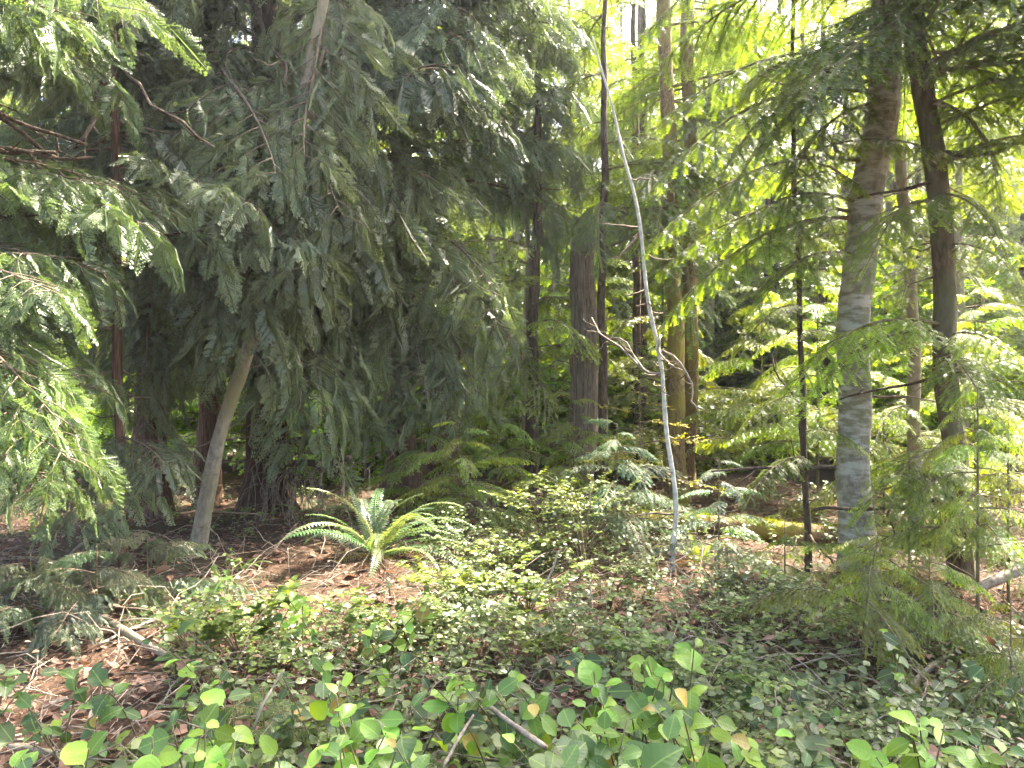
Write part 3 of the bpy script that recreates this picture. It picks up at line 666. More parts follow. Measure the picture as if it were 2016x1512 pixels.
# single boughs that stand out (trunk end -> tip)
for tr, kind, p0, p1, tint in (
    (R2, 'hemlock', (1860, 640, 6.0), (1530, 640, 5.4), (1.8, 2.0, .8)),  # strongest tints stand for sunlight on these mid-height tiers
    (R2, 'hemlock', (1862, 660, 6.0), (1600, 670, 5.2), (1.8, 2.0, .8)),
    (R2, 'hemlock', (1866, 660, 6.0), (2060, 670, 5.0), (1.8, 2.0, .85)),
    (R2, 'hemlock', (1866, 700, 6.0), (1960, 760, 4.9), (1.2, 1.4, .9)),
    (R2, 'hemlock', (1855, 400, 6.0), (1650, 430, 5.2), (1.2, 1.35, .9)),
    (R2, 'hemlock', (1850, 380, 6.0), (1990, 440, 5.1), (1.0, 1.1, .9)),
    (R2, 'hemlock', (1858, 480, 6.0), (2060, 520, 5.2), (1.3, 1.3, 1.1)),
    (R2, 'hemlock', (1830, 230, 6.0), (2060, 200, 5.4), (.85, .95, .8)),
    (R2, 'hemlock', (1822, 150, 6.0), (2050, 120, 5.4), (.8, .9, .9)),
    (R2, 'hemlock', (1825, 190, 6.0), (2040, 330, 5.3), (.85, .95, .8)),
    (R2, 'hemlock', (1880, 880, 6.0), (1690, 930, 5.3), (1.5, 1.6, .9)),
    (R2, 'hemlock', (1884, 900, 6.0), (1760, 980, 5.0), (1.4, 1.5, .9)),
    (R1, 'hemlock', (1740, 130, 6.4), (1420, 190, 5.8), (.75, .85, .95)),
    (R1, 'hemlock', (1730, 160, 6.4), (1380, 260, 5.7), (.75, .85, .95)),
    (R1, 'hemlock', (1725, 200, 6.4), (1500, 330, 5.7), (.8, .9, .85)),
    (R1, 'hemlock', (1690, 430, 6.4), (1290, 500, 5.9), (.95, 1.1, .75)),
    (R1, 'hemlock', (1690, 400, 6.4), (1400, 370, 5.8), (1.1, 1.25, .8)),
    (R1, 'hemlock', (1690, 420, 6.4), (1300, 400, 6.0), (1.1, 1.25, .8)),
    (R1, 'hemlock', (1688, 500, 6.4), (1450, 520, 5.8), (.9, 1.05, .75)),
    (R1, 'hemlock', (1728, 180, 6.4), (1240, 225, 6.0), (.8, .9, .95)), (R1, 'hemlock', (1735, 120, 6.4), (1300, 90, 6.0), (.8, .9, .95)), (R1, 'hemlock', (1715, 320, 6.4), (1280, 330, 6.0), (.9, 1, .85)),
    (D1, 'hemlock', (1188, 400, 10.4), (1110, 465, 9.6), (.8, .9, .9)), (D1, 'hemlock', (1188, 390, 10.4), (1180, 470, 9.2), (.8, .9, .9)), (D1, 'hemlock', (1188, 420, 10.4), (1270, 450, 9.4), (.8, .9, .9)),
    (G2, 'hemlock', (1362, 340, 11.2), (1240, 360, 8.8), (.8, .9, .8)),
    (G2, 'hemlock', (1362, 480, 11.2), (1330, 560, 9.0), (.8, .9, .6)),
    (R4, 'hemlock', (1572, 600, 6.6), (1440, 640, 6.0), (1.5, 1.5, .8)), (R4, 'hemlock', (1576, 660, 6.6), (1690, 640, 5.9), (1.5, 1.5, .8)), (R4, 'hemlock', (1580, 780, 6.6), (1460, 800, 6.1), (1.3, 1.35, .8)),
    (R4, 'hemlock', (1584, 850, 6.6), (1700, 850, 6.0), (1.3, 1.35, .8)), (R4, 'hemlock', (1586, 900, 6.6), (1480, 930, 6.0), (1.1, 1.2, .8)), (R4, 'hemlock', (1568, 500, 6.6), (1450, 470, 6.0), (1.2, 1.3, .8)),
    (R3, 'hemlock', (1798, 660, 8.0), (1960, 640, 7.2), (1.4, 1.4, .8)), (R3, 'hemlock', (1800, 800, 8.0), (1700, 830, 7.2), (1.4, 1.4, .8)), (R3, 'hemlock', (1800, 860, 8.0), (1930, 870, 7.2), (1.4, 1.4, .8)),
    (D1, 'hemlock', (1190, 200, 10.4), (1120, 250, 8.8), (.8, .9, 1)), (D1, 'hemlock', (1190, 260, 10.4), (1260, 300, 8.9), (.8, .9, 1)), (D1, 'hemlock', (1190, 120, 10.4), (1100, 120, 8.8), (.8, .9, 1)),
    (D1, 'hemlock', (1188, 340, 10.4), (1100, 400, 9.0), (.9, 1, .95)), (D1, 'hemlock', (1190, 80, 10.4), (1250, 60, 8.9), (.8, .9, 1)), (G1, 'hemlock', (1312, 150, 10.6), (1240, 170, 8.9), (.8, .9, 1)), (G1, 'hemlock', (1312, 60, 10.6), (1220, 40, 8.9), (.8, .9, 1)),
    (D2, 'hemlock', (1052, 640, 10.8), (1150, 625, 9.3), (1.7, 1.7, .8)),
    (D2, 'hemlock', (1052, 700, 10.8), (960, 740, 9.3), (1.2, 1.3, .8)),
):
    bough_to(tr, kind, at(*p0), at(*p1), tint=tint)

# ------------------------------------------------------------------ saplings
def sapling(name, label, px, d, h, kind, n, L, tint=None, lean=(0, 0), z0=.2, cat='sapling', group=None, az=(0, 2 * PI)):
    x = (px - CX) / F * d; g = gz(x, d)
    root = thing(name, (x, d, g), label, cat, group)
    path = [(0, 0, -.05), (lean[0] * .4, lean[1] * .4, h * .5), (lean[0], lean[1], h)]
    me, P, r = trunk_mesh(path, [.004 + .005 * h, .003 + .004 * h, .002 + .001 * h], M['greentwig'], k=7, n=14, flare=1.1, seed=int(px))
    obj('trunk', me, root); Wp = P + np.array((x, d, g))
    for i in range(n):
        u = (i + rnd.random()) / n; z = g + h * (z0 + (1 - z0) * u)
        t = tuple(c * rnd.uniform(.85, 1.15) for c in tint) if tint else None
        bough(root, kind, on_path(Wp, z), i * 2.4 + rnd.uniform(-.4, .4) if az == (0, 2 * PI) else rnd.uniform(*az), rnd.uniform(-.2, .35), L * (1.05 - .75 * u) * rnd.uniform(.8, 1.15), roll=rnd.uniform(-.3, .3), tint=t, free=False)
    return root
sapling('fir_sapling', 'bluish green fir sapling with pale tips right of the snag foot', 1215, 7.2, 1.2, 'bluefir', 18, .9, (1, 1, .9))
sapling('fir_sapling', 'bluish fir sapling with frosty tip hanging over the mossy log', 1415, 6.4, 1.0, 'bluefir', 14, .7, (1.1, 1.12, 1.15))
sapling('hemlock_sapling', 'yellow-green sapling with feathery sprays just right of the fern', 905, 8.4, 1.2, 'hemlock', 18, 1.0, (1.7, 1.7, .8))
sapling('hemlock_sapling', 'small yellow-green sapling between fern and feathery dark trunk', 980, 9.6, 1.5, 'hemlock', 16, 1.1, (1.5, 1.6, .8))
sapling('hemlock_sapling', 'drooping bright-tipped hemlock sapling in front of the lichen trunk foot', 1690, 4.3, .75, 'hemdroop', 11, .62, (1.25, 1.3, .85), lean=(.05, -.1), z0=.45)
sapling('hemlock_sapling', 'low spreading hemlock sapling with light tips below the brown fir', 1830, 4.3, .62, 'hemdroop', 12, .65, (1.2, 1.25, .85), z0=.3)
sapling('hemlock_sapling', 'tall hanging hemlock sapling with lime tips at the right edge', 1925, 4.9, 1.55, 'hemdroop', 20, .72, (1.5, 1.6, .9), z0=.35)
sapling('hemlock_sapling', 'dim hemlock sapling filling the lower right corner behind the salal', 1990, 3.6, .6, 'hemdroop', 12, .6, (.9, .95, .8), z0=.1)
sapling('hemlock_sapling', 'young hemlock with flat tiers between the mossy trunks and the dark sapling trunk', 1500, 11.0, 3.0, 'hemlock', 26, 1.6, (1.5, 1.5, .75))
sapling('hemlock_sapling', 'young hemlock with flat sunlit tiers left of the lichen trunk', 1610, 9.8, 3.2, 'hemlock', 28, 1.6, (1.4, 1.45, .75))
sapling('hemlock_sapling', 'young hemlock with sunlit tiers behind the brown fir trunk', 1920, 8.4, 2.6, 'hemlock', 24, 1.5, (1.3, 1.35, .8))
sapling('hemlock_sapling', 'small yellow-green hemlock standing in front of the snag foot', 1130, 9.6, 1.5, 'hemlock', 18, 1.1, (1.25, 1.25, .8))
for lb, px, d, h, kd, n, L, tn in (
    ('low dark cedar seedling spreading over the floor at the far left', 60, 4.9, .55, 'cedar', 9, .8, (.8, .85, .8)),
    ('low dark cedar seedling left of the thick pale stick', 190, 5.0, .5, 'cedar', 9, .75, (.8, .88, .8)),
    ('small cedar seedling in front of the leaning pale trunk', 290, 5.6, .5, 'cedar', 8, .7, (.9, .95, .9)),
    ('feathery hemlock seedling among the salal at the lower left', 520, 3.3, .3, 'hemlock', 8, .4, (1, 1.05, .8)),
    ('bright hemlock seedling by the foot of the thin dark sapling trunk', 1545, 6.0, .6, 'hemlock', 10, .55, (1.1, 1.2, .8)),
    ('hemlock seedling between lichen trunk and brown fir', 1790, 5.6, 1.1, 'hemlock', 16, .8, (1.3, 1.35, .85)),
    ('lime-tipped hemlock seedling right of the brown fir foot', 1985, 5.4, 1.4, 'hemlock', 18, .85, (1.3, 1.35, .85)),
    ('feathery young hemlock left of the stump behind the fern', 830, 9.0, 1.7, 'hemlock', 18, 1.1, (1.4, 1.45, .8)),
    ('sunlit young hemlock behind the lichen trunk foot', 1740, 8.6, 1.9, 'hemlock', 20, 1.2, (1.4, 1.4, .8))):
    sapling('cedar_sapling' if kd == 'cedar' else 'hemlock_sapling', lb, px, d, h, kd, n, L, tn, z0=.12)
sapling('huckleberry_bush', 'dead-looking brownish bush right of the snag under the white stem', 1260, 9.4, 1.6, 'broad', 14, 1.0, (1.4, 1.0, .7), cat='bush')

# ------------------------------------------------------------------ wood behind
def crown_mesh(kind, seed):
    rg = random.Random(seed); fol = MB(); wood = MB()
    cache = CR[kind]
    def put(tpl, base, az, pitch, s):
        V, T, A = tpl
        q = (Quaternion((0, 0, 1), az) @ Quaternion((0, 1, 0), -pitch)).to_matrix(); m = np.array(q) * s
        return V @ m.T + np.array(base), T, A
    if kind == 'tall':
        H = 14
        for i in range(48):
            u = (i + rg.random()) / 48; z = 2.4 + (H - 2.4) * u; L = (2.5 * (1 - u) ** .7 + .5) * rg.uniform(.7, 1.2)
            w_, f_ = cache[rg.randrange(len(cache))]; a = rg.uniform(0, 6.28); p = rg.uniform(-.3, .15)
            fol.add(*put(f_, (0, 0, z), a, p, L / 1.9)); wood.add(*put(w_, (0, 0, z), a, p, L / 1.9))
    elif kind == 'young':
        for i in range(34):
            u = (i + rg.random()) / 34; z = .35 + 3.6 * u; L = (1.6 * (1 - u) + .3) * rg.uniform(.7, 1.2)
            w_, f_ = cache[rg.randrange(len(cache))]; a = rg.uniform(0, 6.28); p = rg.uniform(-.15, .2)
            fol.add(*put(f_, (0, 0, z), a, p, L / 1.9)); wood.add(*put(w_, (0, 0, z), a, p, L / 1.9))
    else:
        for i in range(26):
            u = rg.random(); z = .25 + 2.4 * u; L = (1.3 - .5 * u) * rg.uniform(.7, 1.2)
            w_, f_ = cache[rg.randrange(len(cache))]; a = rg.uniform(0, 6.28); p = rg.uniform(0, .9)
            fol.add(*put(f_, (0, 0, z), a, p, L / 1.2)); wood.add(*put(w_, (0, 0, z), a, p, L / 1.2))
    return fol, wood
_hf = [hemlock_bough(s, Ln=1.9, step=.10, tert=.075, spacing=.03, ln=.055, wd=.017, wood_k=3, sag=.55) for s in (21, 22, 23)]
_bf = [broad_bough(s, leaf=.11, nsec=15, per=7) for s in (31, 32, 33)]
CR = {'tall': [(a.arrays(), b.arrays()) for a, b in _hf], 'young': [(a.arrays(), b.arrays()) for a, b in _hf], 'bush': [(a.arrays(), b.arrays()) for a, b in _bf]}
CM = {}
for kind, fm, nv in (('tall', 'hemlock', 3), ('young', 'hemlock', 3), ('bush', 'broad', 3)):
    CM[kind] = []
    for v in range(nv):
        fo, wo = crown_mesh(kind, v * 7 + 1); CM[kind].append((fo.mesh(kind + ' crown', M[fm], smooth=False), wo.mesh(kind + ' limbs', M['twig'])))
TK = {}
for kind, H, r in (('tall', 14, .15), ('young', 4, .035), ('bush', 1.2, .02)):
    TK[kind] = [trunk_mesh([(0, 0, -.2), (rnd.uniform(-.02, .02) * H, 0, H * .5), (rnd.uniform(-.02, .02) * H, 0, H)], [r, r * .7, r * .2], M[b], k=9, n=18, seed=i)[0] for i, b in enumerate(('darkbark', 'firbark', 'palebark'))]

MARKS = [(-9999, 260, 'behind the far-left cedar sprays'), (260, 560, 'behind the leaning pale trunk'), (560, 860, 'behind the sword fern'),
         (860, 1100, 'between the stump and snag'), (1100, 1290, 'behind the broken snag'), (1290, 1480, 'behind the two mossy trunks'),
         (1480, 1660, 'behind the thin dark sapling trunk'), (1660, 1840, 'behind the lichen trunk'), (1840, 9999, 'behind the brown right-hand fir')]
def mark(px):
    for a, b, s in MARKS:
        if a <= px < b: return s
NMS = {'tall': ('forest_tree', 'tall dark conifer', 'tree'), 'young': ('understorey_hemlock', 'sunlit young hemlock', 'tree'), 'bush': ('understorey_bush', 'yellow-green leafy bush', 'bush')}
FAR = {}
def far_tree(kind, px, d, s, tint, v=None):
    x = (px - CX) / F * d; g = gz(x, d) if d < 30 else 0.0
    nm, lb, cat = NMS[kind]; dep = 'midway back' if d < 19 else 'deep back'
    lab = f'{lb} {dep} {mark(px)}'
    root = thing(nm, (x, d, g), lab, cat, lab); FAR.setdefault(lab, []).append((px, root, lb, dep))
    root.rotation_euler = (0, 0, rnd.uniform(0, 6.28)); root.scale = (s, s, s * rnd.uniform(.9, 1.15))
    v = rnd.randrange(3) if v is None else v
    obj('trunk', TK[kind][v], root); c = obj('crown', CM[kind][v][0], root); c.color = (*tint, 1)
    obj('limbs', CM[kind][v][1], root)
    return root
def keep_sun(px, d, s):
    x = (px - CX) / F * d
    return any(shades((x, d, z * s), .9 * s) for z in (3, 4.5, 6, 7.5, 9, 10.5, 12))
for px, d, s in ((60, 15, 1.1), (330, 16, 1.0), (480, 22, 1.3), (620, 17, 1.1), (730, 15, 1.15), (800, 24, 1.3), (900, 21, 1.1), (985, 29, 1.1), (1230, 28, 1.1),
                 (1300, 22, .95), (1395, 17, 1.05), (1440, 25, 1.2), (1520, 19, 1.0), (1620, 14.5, 1.1), (1700, 24, 1.2), (1820, 16, 1.1), (1900, 13, 1.1), (2080, 15, 1.2), (-60, 13, 1.1), (1990, 22, 1.2),
                 (1500, 17, 1), (1580, 18.5, 1), (1665, 17.5, 1), (1750, 20, 1), (1850, 18, 1), (1930, 20, 1), (2010, 18, 1), (1420, 20, 1), (1170, 17, 1), (960, 17, 1), (700, 20, 1.1), (840, 18, 1.0), (930, 25, 1.3), (1010, 19, 1.0), (1070, 24, 1.25), (1130, 20, 1.05), (1190, 24, 1.2), (1260, 19, 1.05), (1340, 26, 1.3), (1480, 21, 1.15), (1560, 24, 1.3), (1740, 18, 1.1), (560, 28, 1.4), (1580, 29, 1.2), (250, 27, 1.3), (1960, 28, 1.2)):
    if d < 16 and keep_sun(px, d, (1.6 + .53 * d) / 14): continue
    s = (1.6 + .53 * d) / 14
    far_tree('tall', px, d, s, (rnd.uniform(.9, 1.25),) * 2 + (.85,))
for i in range(60):
    d = rnd.uniform(12.5, 28); px = CX + (rnd.random() * 2 - 1) * 1150
    far_tree('young', px, d, rnd.uniform(.6, 1.25), tuple(c * rnd.uniform(.85, 1.15) for c in (1.5, 1.6, .8)))
for i in range(76):
    d = rnd.uniform(12.0, 27); px = CX + (rnd.random() * 2 - 1) * 1150
    far_tree('bush', px, d, rnd.uniform(.6, 1.2), tuple(c * rnd.uniform(.85, 1.15) for c in (1.05, 1.12, .8)))

ORD = ['first', 'second', 'third', 'fourth', 'fifth', 'sixth', 'seventh', 'eighth', 'ninth', 'tenth', 'eleventh', 'twelfth']
for lab, lst in FAR.items():
    if 1 < len(lst) <= 12:
        for k, (px, root, lb, dep) in enumerate(sorted(lst, key=lambda e: e[0])): root['label'] = f'{ORD[k]} {lb} from the left, {dep}, {mark(px)}'
        
def far_wood():
    mb = MB(); rg = random.Random(3)
    for i in range(700):
        d = rg.uniform(30, 46); x = rg.uniform(-.85, .85) * d; z = rg.uniform(.1, 1) ** 1.2 * 19
        tpl = CR['young'][rg.randrange(3)][1] if i % 2 else CR['bush'][rg.randrange(3)][1]
        V, T, A = tpl; s = rg.uniform(1.4, 2.8); a = rg.uniform(0, 6.28); c_, s_ = math.cos(a), math.sin(a)
        m = np.array([[c_, -s_, 0], [s_, c_, 0], [0, 0, 1]]) * s
        mb.add(V @ m.T + np.array([x, d, z]), T, np.clip(A + .4, 0, 1), 0)
    for i in range(60):
        d = rg.uniform(30, 46); x = rg.uniform(-.8, .8) * d; r = rg.uniform(.06, .2)
        tube(mb, [(x, d, -.2), (x + rg.uniform(-.2, .2), d, 6), (x + rg.uniform(-.4, .4), d, 13)], [r, r * .8, r * .4], 6, mat=1)
    obj('far_wood', mb.mesh('far wood', [M['broad'], M['darkbark']], smooth=False), kind='stuff', label='mass of sunlit foliage and stems closing the far wood')
far_wood()

# ------------------------------------------------------------------ ferns
def fern_frond(seed, L=.8, rise=.75, arch=1.0):
    rg = np.random.default_rng(seed); mb = MB(); n = 18; t = np.linspace(0, 1, n)
    ang = R(78) * rise - t ** 1.5 * R(95) * arch
    dx = np.cos(ang); dz = np.sin(ang); P = np.stack([np.cumsum(dx), .04 * np.sin(t * 3) * n, np.cumsum(dz)], 1) * L / n; P -= P[0]
    tube(mb, P, np.linspace(.004, .001, n), 4, .5)
    tan = np.gradient(P, axis=0); tan /= np.linalg.norm(tan, axis=1)[:, None]
    npn = 32
    for i in range(npn):
        s = .10 + .9 * i / npn; p = np.array([np.interp(s, t, P[:, j]) for j in range(3)]); tg = norm([np.interp(s, t, tan[:, j]) for j in range(3)])
        S = np.array([0, 1., 0]); Nn = np.cross(tg, S)
        l = .082 * L / .8 * (1 - s) ** .5 * min(1, .45 + 2.2 * s) * rg.uniform(.9, 1.08)
        for sd in (-1, 1):
            u = norm(S * sd + tg * .28 - Nn * rg.uniform(-.05, .22)); wv = tg * .0082 * L / .8
            V = np.stack([p, p + u * l * .25 + wv, p + u * l * .25 - wv, p + u * l * .65 + wv * .75 + Nn * .004, p + u * l * .65 - wv * .75 + Nn * .004, p + u * l + Nn * -.006])
            mb.add(V, [(0, 2, 1), (1, 2, 4), (1, 4, 3), (3, 4, 5)], rg.uniform(.05, .35))
    return mb.mesh('frond', M['fern'], smooth=False)
FERN = [fern_frond(1, .82, .9, .7), fern_frond(2, .85, .75, .95), fern_frond(3, .9, .6, .9), fern_frond(4, .85, .48, .75), fern_frond(5, .7, 1.0, .35)]
def fern(label, px, d, n, s, tint=(1, 1, 1), dead=6):
    x = (px - CX) / F * d; g = gz(x, d); root = thing('sword_fern', (x, d, g), label, 'fern')
    for i in range(n):
        o = obj('frond', FERN[rnd.choice((0, 0, 1, 1, 2, 2, 3, 4))], root, (rnd.uniform(-.05, .05), rnd.uniform(-.05, .05), .02))
        o.rotation_euler = (rnd.uniform(-.3, .3), rnd.uniform(-.2, .25), (i / n * 2 * PI if i % 3 else rnd.uniform(-.9, .5)) + rnd.uniform(-.25, .25)); k = s * rnd.uniform(.75, 1.12); o.scale = (k, k, k)
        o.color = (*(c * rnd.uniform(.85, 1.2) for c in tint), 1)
    for i in range(dead):
        o = obj('dead_frond', FERN[3], root, (0, 0, .03)); o.rotation_euler = (rnd.uniform(-.4, .4), rnd.uniform(.45, .7), rnd.uniform(0, 6.28)); o.scale = (s * .8,) * 3
        o.color = (1.7, .75, .6, 1)
    return root
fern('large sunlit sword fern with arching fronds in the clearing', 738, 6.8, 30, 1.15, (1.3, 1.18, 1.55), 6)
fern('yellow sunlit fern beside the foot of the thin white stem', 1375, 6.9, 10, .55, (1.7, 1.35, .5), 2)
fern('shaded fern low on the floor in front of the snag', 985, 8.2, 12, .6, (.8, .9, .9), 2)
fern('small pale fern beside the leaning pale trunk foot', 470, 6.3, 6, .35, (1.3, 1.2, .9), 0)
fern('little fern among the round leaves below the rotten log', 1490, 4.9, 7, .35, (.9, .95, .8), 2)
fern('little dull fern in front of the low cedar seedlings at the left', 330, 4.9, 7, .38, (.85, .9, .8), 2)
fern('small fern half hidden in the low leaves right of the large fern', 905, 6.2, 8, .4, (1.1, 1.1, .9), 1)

# ------------------------------------------------------------------ logs, sticks
def log(name, label, cat, pts, rad, mat, moss=False, seed=0, k=10, n=16, group=None, rough=.1):
    P = smooth_path([tuple(p) for p in pts], n); c = Vector(P[0]); root = None
    mb = MB(); tube(mb, P - np.array(c), np.interp(np.linspace(0, 1, n), np.linspace(0, 1, len(rad)), rad), k, rough=rough, seed=seed)
    me = mb.mesh(name, M[mat])
    if not moss:
        o = obj(name, me, None, c, label=label, category=cat)
        if group: o['group'] = group
        return o
    root = thing(name, c, label, cat); obj('log_body', me, root)
    fol = MB(); rg = np.random.default_rng(seed)
    for i in range(5200):
        j = rg.random() * (n - 1); i0 = int(j); f = j - i0; p = P[i0] * (1 - f) + P[min(i0 + 1, n - 1)] * f - np.array(c)
        if math.sin(j * 2.3) + math.sin(j * 5.1 + 1) * .7 + rg.normal(0, .5) < -.3: continue
        r = np.interp(j / (n - 1), np.linspace(0, 1, len(rad)), rad) * 1.03; a = rg.normal(PI / 2, .75); d = norm(P[-1] - P[0]); s_ = np.cross(d, [0, 0, 1])
        nn = norm(s_ * math.cos(a) + np.array([0, 0, 1]) * math.sin(a)); q = p + nn * r
        u = norm(nn + rg.normal(0, .6, 3)); v = norm(np.cross(u, rg.normal(0, 1, 3))); l = rg.uniform(.015, .045)
        fol.add([q - v * .006, q + v * .006, q + u * l], [(0, 1, 2)], rg.random())
    obj('moss', fol.mesh('moss', M['moss'], smooth=False), root)
    return root
def gp(px, d, up=0.0):
    x = (px - CX) / F * d; return Vector((x, d, gz(x, d) + up))
log('mossy_log', 'long fallen log covered in yellow-green moss behind the white stem', 'log', [gp(1200, 8.3, .10), gp(1400, 8.1, .12), gp(1640, 7.9, .09), gp(1960, 7.9, .06)], [.12, .11, .09], 'mossbark', True, 3)
log('fallen_log', 'rotten dark brown log lying left of the lichen trunk', 'log', [gp(1420, 5.9, .05), gp(1500, 5.8, .07), gp(1600, 5.75, .05)], [.10, .11, .08], 'cedarbark', False, 4)
log('fallen_log', 'dark shaded log lying behind the low leaves in front of the snag', 'log', [gp(880, 8.6, .1), gp(1010, 8.9, .14), gp(1110, 9.0, .1)], [.14, .17, .12], 'darkbark', False, 5, rough=.15)
log('fallen_log', 'pale broken log end poking out at the right edge', 'log', [at(1925, 1158, 4.7), at(1975, 1135, 4.75), at(2080, 1095, 4.9)], [.03, .034, .04], 'deadwood', False, 6)
ST_ = [
    ('thick pale broken stick lying slanted on the litter at the left', [(222, 1228, 4.6), (278, 1262, 4.45), (340, 1298, 4.3)], [.024, .022, .019]),
    ('brown stick slanting down through the salal at the bottom centre', [(965, 1392, 2.9), (1015, 1430, 2.75), (1075, 1472, 2.6)], [.009, .010, .010]),
    ('short white stick on the litter at the lower left edge', [(85, 1392, 3.4), (132, 1374, 3.45)], [.012, .01]),
    ('thin arched bare twig standing left of the bottom centre salal', [(500, 1435, 2.9), (515, 1390, 2.9), (545, 1340, 3.0), (560, 1318, 3.0)], [.005, .005, .003]),
    ('mossy bent branch lying across the ground at the lower right', [(1700, 1428, 3.4), (1760, 1380, 3.5), (1815, 1326, 3.6), (1895, 1268, 3.9)], [.012, .013, .013, .010]),
    ('long thin pale vine curving down below the rotten log', [(1533, 1232, 4.2), (1575, 1285, 4.0), (1625, 1332, 3.8), (1672, 1366, 3.7)], [.006, .007, .006]),
    ('pale upright forked twig in the middle of the low leaves', [(1050, 1185, 4.9), (1085, 1130, 5.0), (1100, 1085, 5.0)], [.008, .008, .005]),
    ('bent pale branch lying across the low leaves near the centre', [(880, 1248, 4.1), (940, 1243, 4.1), (1010, 1232, 4.15), (1048, 1200, 4.2)], [.008, .009, .007]),
    ('brown stick lying behind the thick pale stick at the left', [(195, 1270, 4.5), (240, 1245, 4.6), (345, 1205, 4.8)], [.010, .011, .009]),
    ('long dry twig slanting over the low cedar sprays at the left', [(135, 1095, 5.2), (185, 1050, 5.3), (240, 1008, 5.4)], [.009, .008, .006]),
    ('thin dead stick slanting at the far left above the litter', [(50, 1245, 4.3), (105, 1210, 4.4), (158, 1165, 4.5)], [.008, .008, .006]),
    ('dry straw coloured twig lying at the bottom left corner', [(0, 1462, 3.0), (90, 1452, 3.0), (190, 1440, 3.05)], [.007, .007, .005]),
    ('grey stick end at the bottom left edge beneath the salal', [(20, 1470, 2.8), (70, 1475, 2.8), (120, 1487, 2.75)], [.012, .012, .010]),
    ('thin brown stick leaning in the gap below the salal at the bottom', [(872, 1512, 2.6), (905, 1450, 2.7), (932, 1408, 2.8)], [.006, .006, .004]),
    ('horizontal dry twig behind the small trio of leaves at the left', [(375, 1300, 3.9), (430, 1297, 3.9), (490, 1296, 3.9)], [.006, .006, .004]),
    ('pale dead stick lying on the bank at the far right', [(1940, 1322, 3.9), (1975, 1345, 3.8)], [.010, .007]),
]
def rest(px, py, r):
    d = 4.0
    for _ in range(6): d = (CAMZ - gz((px - CX) / F * d, d) - r - .03) * F / (py - CY)
    return at(px, py, d)
for i, (lb, pts, rad) in enumerate(ST_):
    if i not in (1, 3, 6, 13):
        k = rest(*pts[0][:2], rad[0]).y / pts[0][2]; rad = [r * k for r in rad]; P_ = [rest(x, y, rad[0]) for x, y, _ in pts]
    else: P_ = [at(*p) for p in pts]
    log('stick', lb, 'stick', P_, rad, 'deadwood' if i % 3 else 'palebark', False, 30 + i, k=7, n=14, rough=.12)

# ------------------------------------------------------------------ floor cover
def litter():
    mb = MB(); tp = [leaf_tpl(3, .25, .3, .32, s) for s in range(3)]; N_ = 7000
    for q in range(3):
        d = 2.2 + 10.5 * nr.random(N_) ** 1.3; x = nr.uniform(-.75, .75, N_) * d; a = nr.uniform(0, 6.28, N_)
        P = np.stack([x, d, ground_z(x, d) + nr.uniform(.004, .03, N_)], 1)
        U = np.stack([np.cos(a), np.sin(a), nr.normal(0, .25, N_)], 1); Nn = np.stack([nr.normal(0, .4, N_), nr.normal(0, .4, N_), np.ones(N_)], 1)
        up_ = nr.random(N_) < .12; P[:, 2] += np.where(up_ & (d < 6), nr.uniform(.03, .22, N_), 0)
        L = np.where(nr.random(N_) < .12, nr.uniform(.06, .13, N_), nr.uniform(.02, .05, N_))
        batch(mb, tp[q], P, U, Nn, L, nr.random(N_) ** 1.5)
    obj('leaf_litter', mb.mesh('leaf litter', M['litter'], smooth=False), kind='stuff', label='reddish brown dead leaves and needles scattered over the floor')
    tw = MB()
    for i in range(2600):
        d = 2.2 + 10 * nr.random() ** 1.2; x = nr.uniform(-.75, .75) * d; a = nr.uniform(0, 6.28); L = nr.uniform(.08, .45)
        p0 = np.array([x, d, gz(x, d) + nr.uniform(.01, .05)]); p1 = p0 + np.array([math.cos(a) * L, math.sin(a) * L, nr.normal(.01, .05)])
        pm = (p0 + p1) / 2 + nr.normal(0, .02, 3) + [0, 0, .012]
        r = nr.uniform(.0012, .0042); tube(tw, [p0, pm, p1], [r, r, r * .6], 3, cap=False)
    obj('fallen_twigs', tw.mesh('fallen twigs', M['deadwood']), kind='stuff', label='thin dry twigs strewn over the forest floor')
litter()

